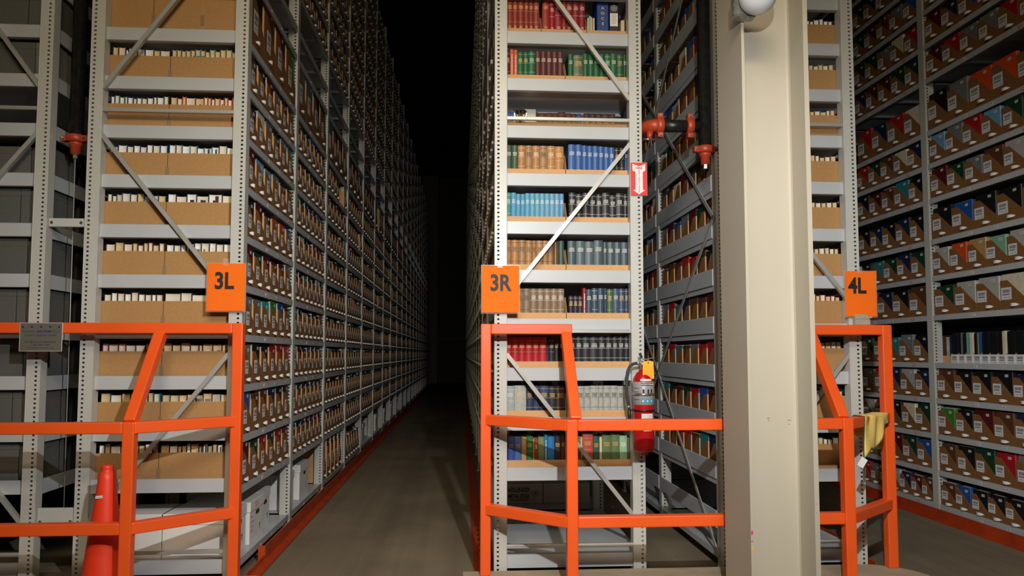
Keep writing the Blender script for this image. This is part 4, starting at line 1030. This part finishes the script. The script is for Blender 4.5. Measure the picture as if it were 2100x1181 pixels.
p2 = thing('sprinkler_pipe', 'black sprinkler riser ending in an orange coupling in the narrow left gap', 'pipe')
PX2, PY2 = -2.325, 4.69
MB().tube([(PX2, PY2, 2.62), (PX2, PY2, 9.4)], PR, PIPE, 20).build('riser', p2)
coupling(p2, (PX2, PY2, 2.615), (0, 0, 1), PR)
MB().tube([(PX2, PY2, 2.595), (PX2, PY2, 2.575), (PX2, PY2, 2.570), (PX2, PY2, 2.52)], [.038, .038, .030, .028], FIT, 18).build('reducer', p2)
MB().tube([(PX2, PY2, 2.52), (PX2, PY2, 2.495)], .013, CHROME, 6, True, False).build('plug', p2)
MB().tube([(PX2, PY2, 2.5), (PX2, PY2+.02, .35)], .003, GALV, 6).build('hanger_wire', p2)
# sprinkler head in the set-back row
sp = thing('sprinkler', 'small dark slatted sprinkler head above the recessed books', 'sprinkler', (.365, DF+.06, 2.800))
MB().tube([(0, 0, .032), (0, 0, .026), (0, 0, .022)], [.020, .042, .043], BLACK, 20, True, False).build('shield', sp)
b = MB()
for q in range(10): a = q*PI/5; b.bar((.040*math.cos(a), .040*math.sin(a), .024), (.026*math.cos(a), .026*math.sin(a), -.03), .004, .004, CHROME)
b.build('guard_cage', sp)
MB().tube([(0, 0, -.04), (0, 0, .02)], .009, mat('brass', (176, 140, 80), .3, .8), 10).build('body', sp)
# row spacers between racks 2R and 3L
for z, hh in ((2.09, .025), (.36, .075)):
    o = thing('row_spacer', f'{"small bolted" if hh < .05 else "broad"} grey steel plate joining the two left racks', 'spacer', (0, 0, 0))
    MB().bbox(XP1+.003, XL0-.003, DF+.02, DF+.045, z-hh, z+hh, STEEL, .004).build('plate', o)
    for x in (XP1+.025, XL0-.025): MB().tube([(x, DF+.02, z), (x, DF+.012, z)], .009, CHROME, 6, True, False).build('bolt', o)
# carton corner sticking out behind the fire sign
cb = thing('carton_end', 'brown carton end sticking out of rack 3R behind the fire sign', 'carton', (1.17, 4.95, 2.34)); cb.location.z = LV_R[3]+.001
cb.location = (1.12, 4.74, LV_R[3]+.001)
MB().bbox(-.10, .052, 0, .20, 0, .11, CARD, .003).build('body', cb)
# labels hanging clip on the right side of 3R
# ------------------------------------------------------------------ guide rails along the aisles
def guide_rail(x, s, y0, y1, label):
    """orange steel angle bolted to the floor; s=+1 when the aisle is on its +x side"""
    t = thing('guide_rail', label, 'guide rail', (x, 0, 0), 'orange floor guide rails')
    def ang(a, c, hv, nm):
        pts = [(0, 0), (s*.055, 0), (s*.058, .010), (s*.052, .016), (s*.014, .022), (s*.008, .030), (s*.008, hv), (0, hv)]
        MB().prism(pts, a, c, 'y', RAILOR).build(nm, t)
    ang(y0+.42, y1, .112, 'rail'); ang(y0, y0+.42, .055, 'entry_rail')
    MB().box(min(0, -s*.035), max(0, -s*.035), y0+.42, y0+.428, 0, .112, RAILOR).build('end_plate', t)
    for k in range(8 if s < 0 else 0):
        yy = y0+.15+k*.14
        MB().tube([(s*.008, yy, .04), (s*.020, yy, .04)], .008, CHROME, 6, True, False).build('bolt', t)
guide_rail(-1.232, 1, 4.56, 30, 'orange floor guide rail along the left side of the dark aisle')
guide_rail(.146, -1, 4.56, 30, 'orange bolted guide rail along the right side of the dark aisle')
guide_rail(XQ1+.035, 1, 4.56, 12, 'orange guide rail at the foot of rack 4L')
t = thing('guide_rail', 'dark orange guide rail along the foot of the right-edge rack', 'guide rail', (XS-.035, 0, 0), 'orange floor guide rails')
MB().prism([(0, 0), (-.06, 0), (-.06, .010), (-.010, .018), (-.008, .085), (0, .085)], 3.3, 14, 'y', RAILOR).build('rail', t)

# ------------------------------------------------------------------ traffic cone
cn = thing('traffic_cone', 'orange traffic cone standing behind the left guard rail', 'traffic cone', (-1.890, 4.27, PAD))
CO = mat('cone_orange', (240, 62, 30), .45, noise=.03, scale=4)
lathe([(.120, .028), (.108, .08), (.088, .25), (.060, .46), (.044, .60), (.038, .632), (.033, .637), (.029, .645), (.031, .660), (.031, .672), (.025, .674)], CO, 32).build('cone_body', cn)
MB().bbox(-.165, .165, -.165, .165, 0, .03, BLACK, .008).build('base', cn)
st = MB(); st.prism([(-.018, 0), (.018, .003), (.018, .018), (-.018, .015)], -.0006, 0, 'y', LABELW)
for q in range(8): st.box(-.013+q*.0035, -.0115+q*.0035, -.0010, -.0006, .004, .008, INK)
st.build('sticker', cn, (-.012, -.0585, .505))

# ------------------------------------------------------------------ cloth over the right guard
cl = thing('yellow_cloth', 'yellow cloth with green edge draped over the orange rail at right', 'cloth')
YC = mat('yellow_knit', (248, 214, 118), .9, noise=.06, scale=120, bump=.6); GE = mat('green_hem', (46, 96, 60), .9)
A = Vector((2.125, 4.1, 0)); Bv = Vector((2.575, 4.47, 0)); dr = (Bv-A).normalized(); nr = Vector((dr.y, -dr.x, 0))
nu, nv = 18, 22; vs = []; fs = []
for i in range(nu+1):
    s = i/nu; base = A+dr*(.16+.36*s)
    drop = .235-.115*s-.02*math.sin(s*9)-(.05 if s > .45 else 0)*min(1, (s-.45)*4 if s > .45 else 0)
    back = .10+.03*math.sin(s*5)
    L = back+TB+drop
    for j in range(nv+1):
        d = j/nv*L; wob = .006*math.sin(s*13+j*.25)*(.3+j/nv)
        if d < back: off, z = -(TB/2+.004)-abs(wob)*.3, ZU+TB/2+.004-(back-d)
        elif d < back+TB: off, z = -(TB/2+.004)+(d-back)*1.13, ZU+TB/2+.005+.002*math.sin(s*11)
        else: off, z = TB/2+.005+wob+.004*math.sin(s*22), ZU+TB/2+.003-(d-back-TB)
        p = base+nr*off; vs.append((p.x, p.y, z))
for i in range(nu):
    for j in range(nv): a = i*(nv+1)+j; fs.append((a, a+1, a+nv+2, a+nv+1))
o = MB().faces(vs, fs, YC, True).build('fabric', cl); sm = o.modifiers.new('thick', 'SOLIDIFY'); sm.thickness = .003; sm.offset = 0
hem = [vs[j] for j in range(nv+1)]+[vs[i*(nv+1)+nv] for i in range(nu+1)]
MB().tube(hem, .0025, GE, 6).build('green_edge', cl)
p = Vector(vs[nv]); MB().bar(p+Vector((0, -.004, -.0)), p+Vector((-.035, -.012, -.045)), .004, .036, LABELW, (1, -.2, -.7)).build('care_tag', cl)
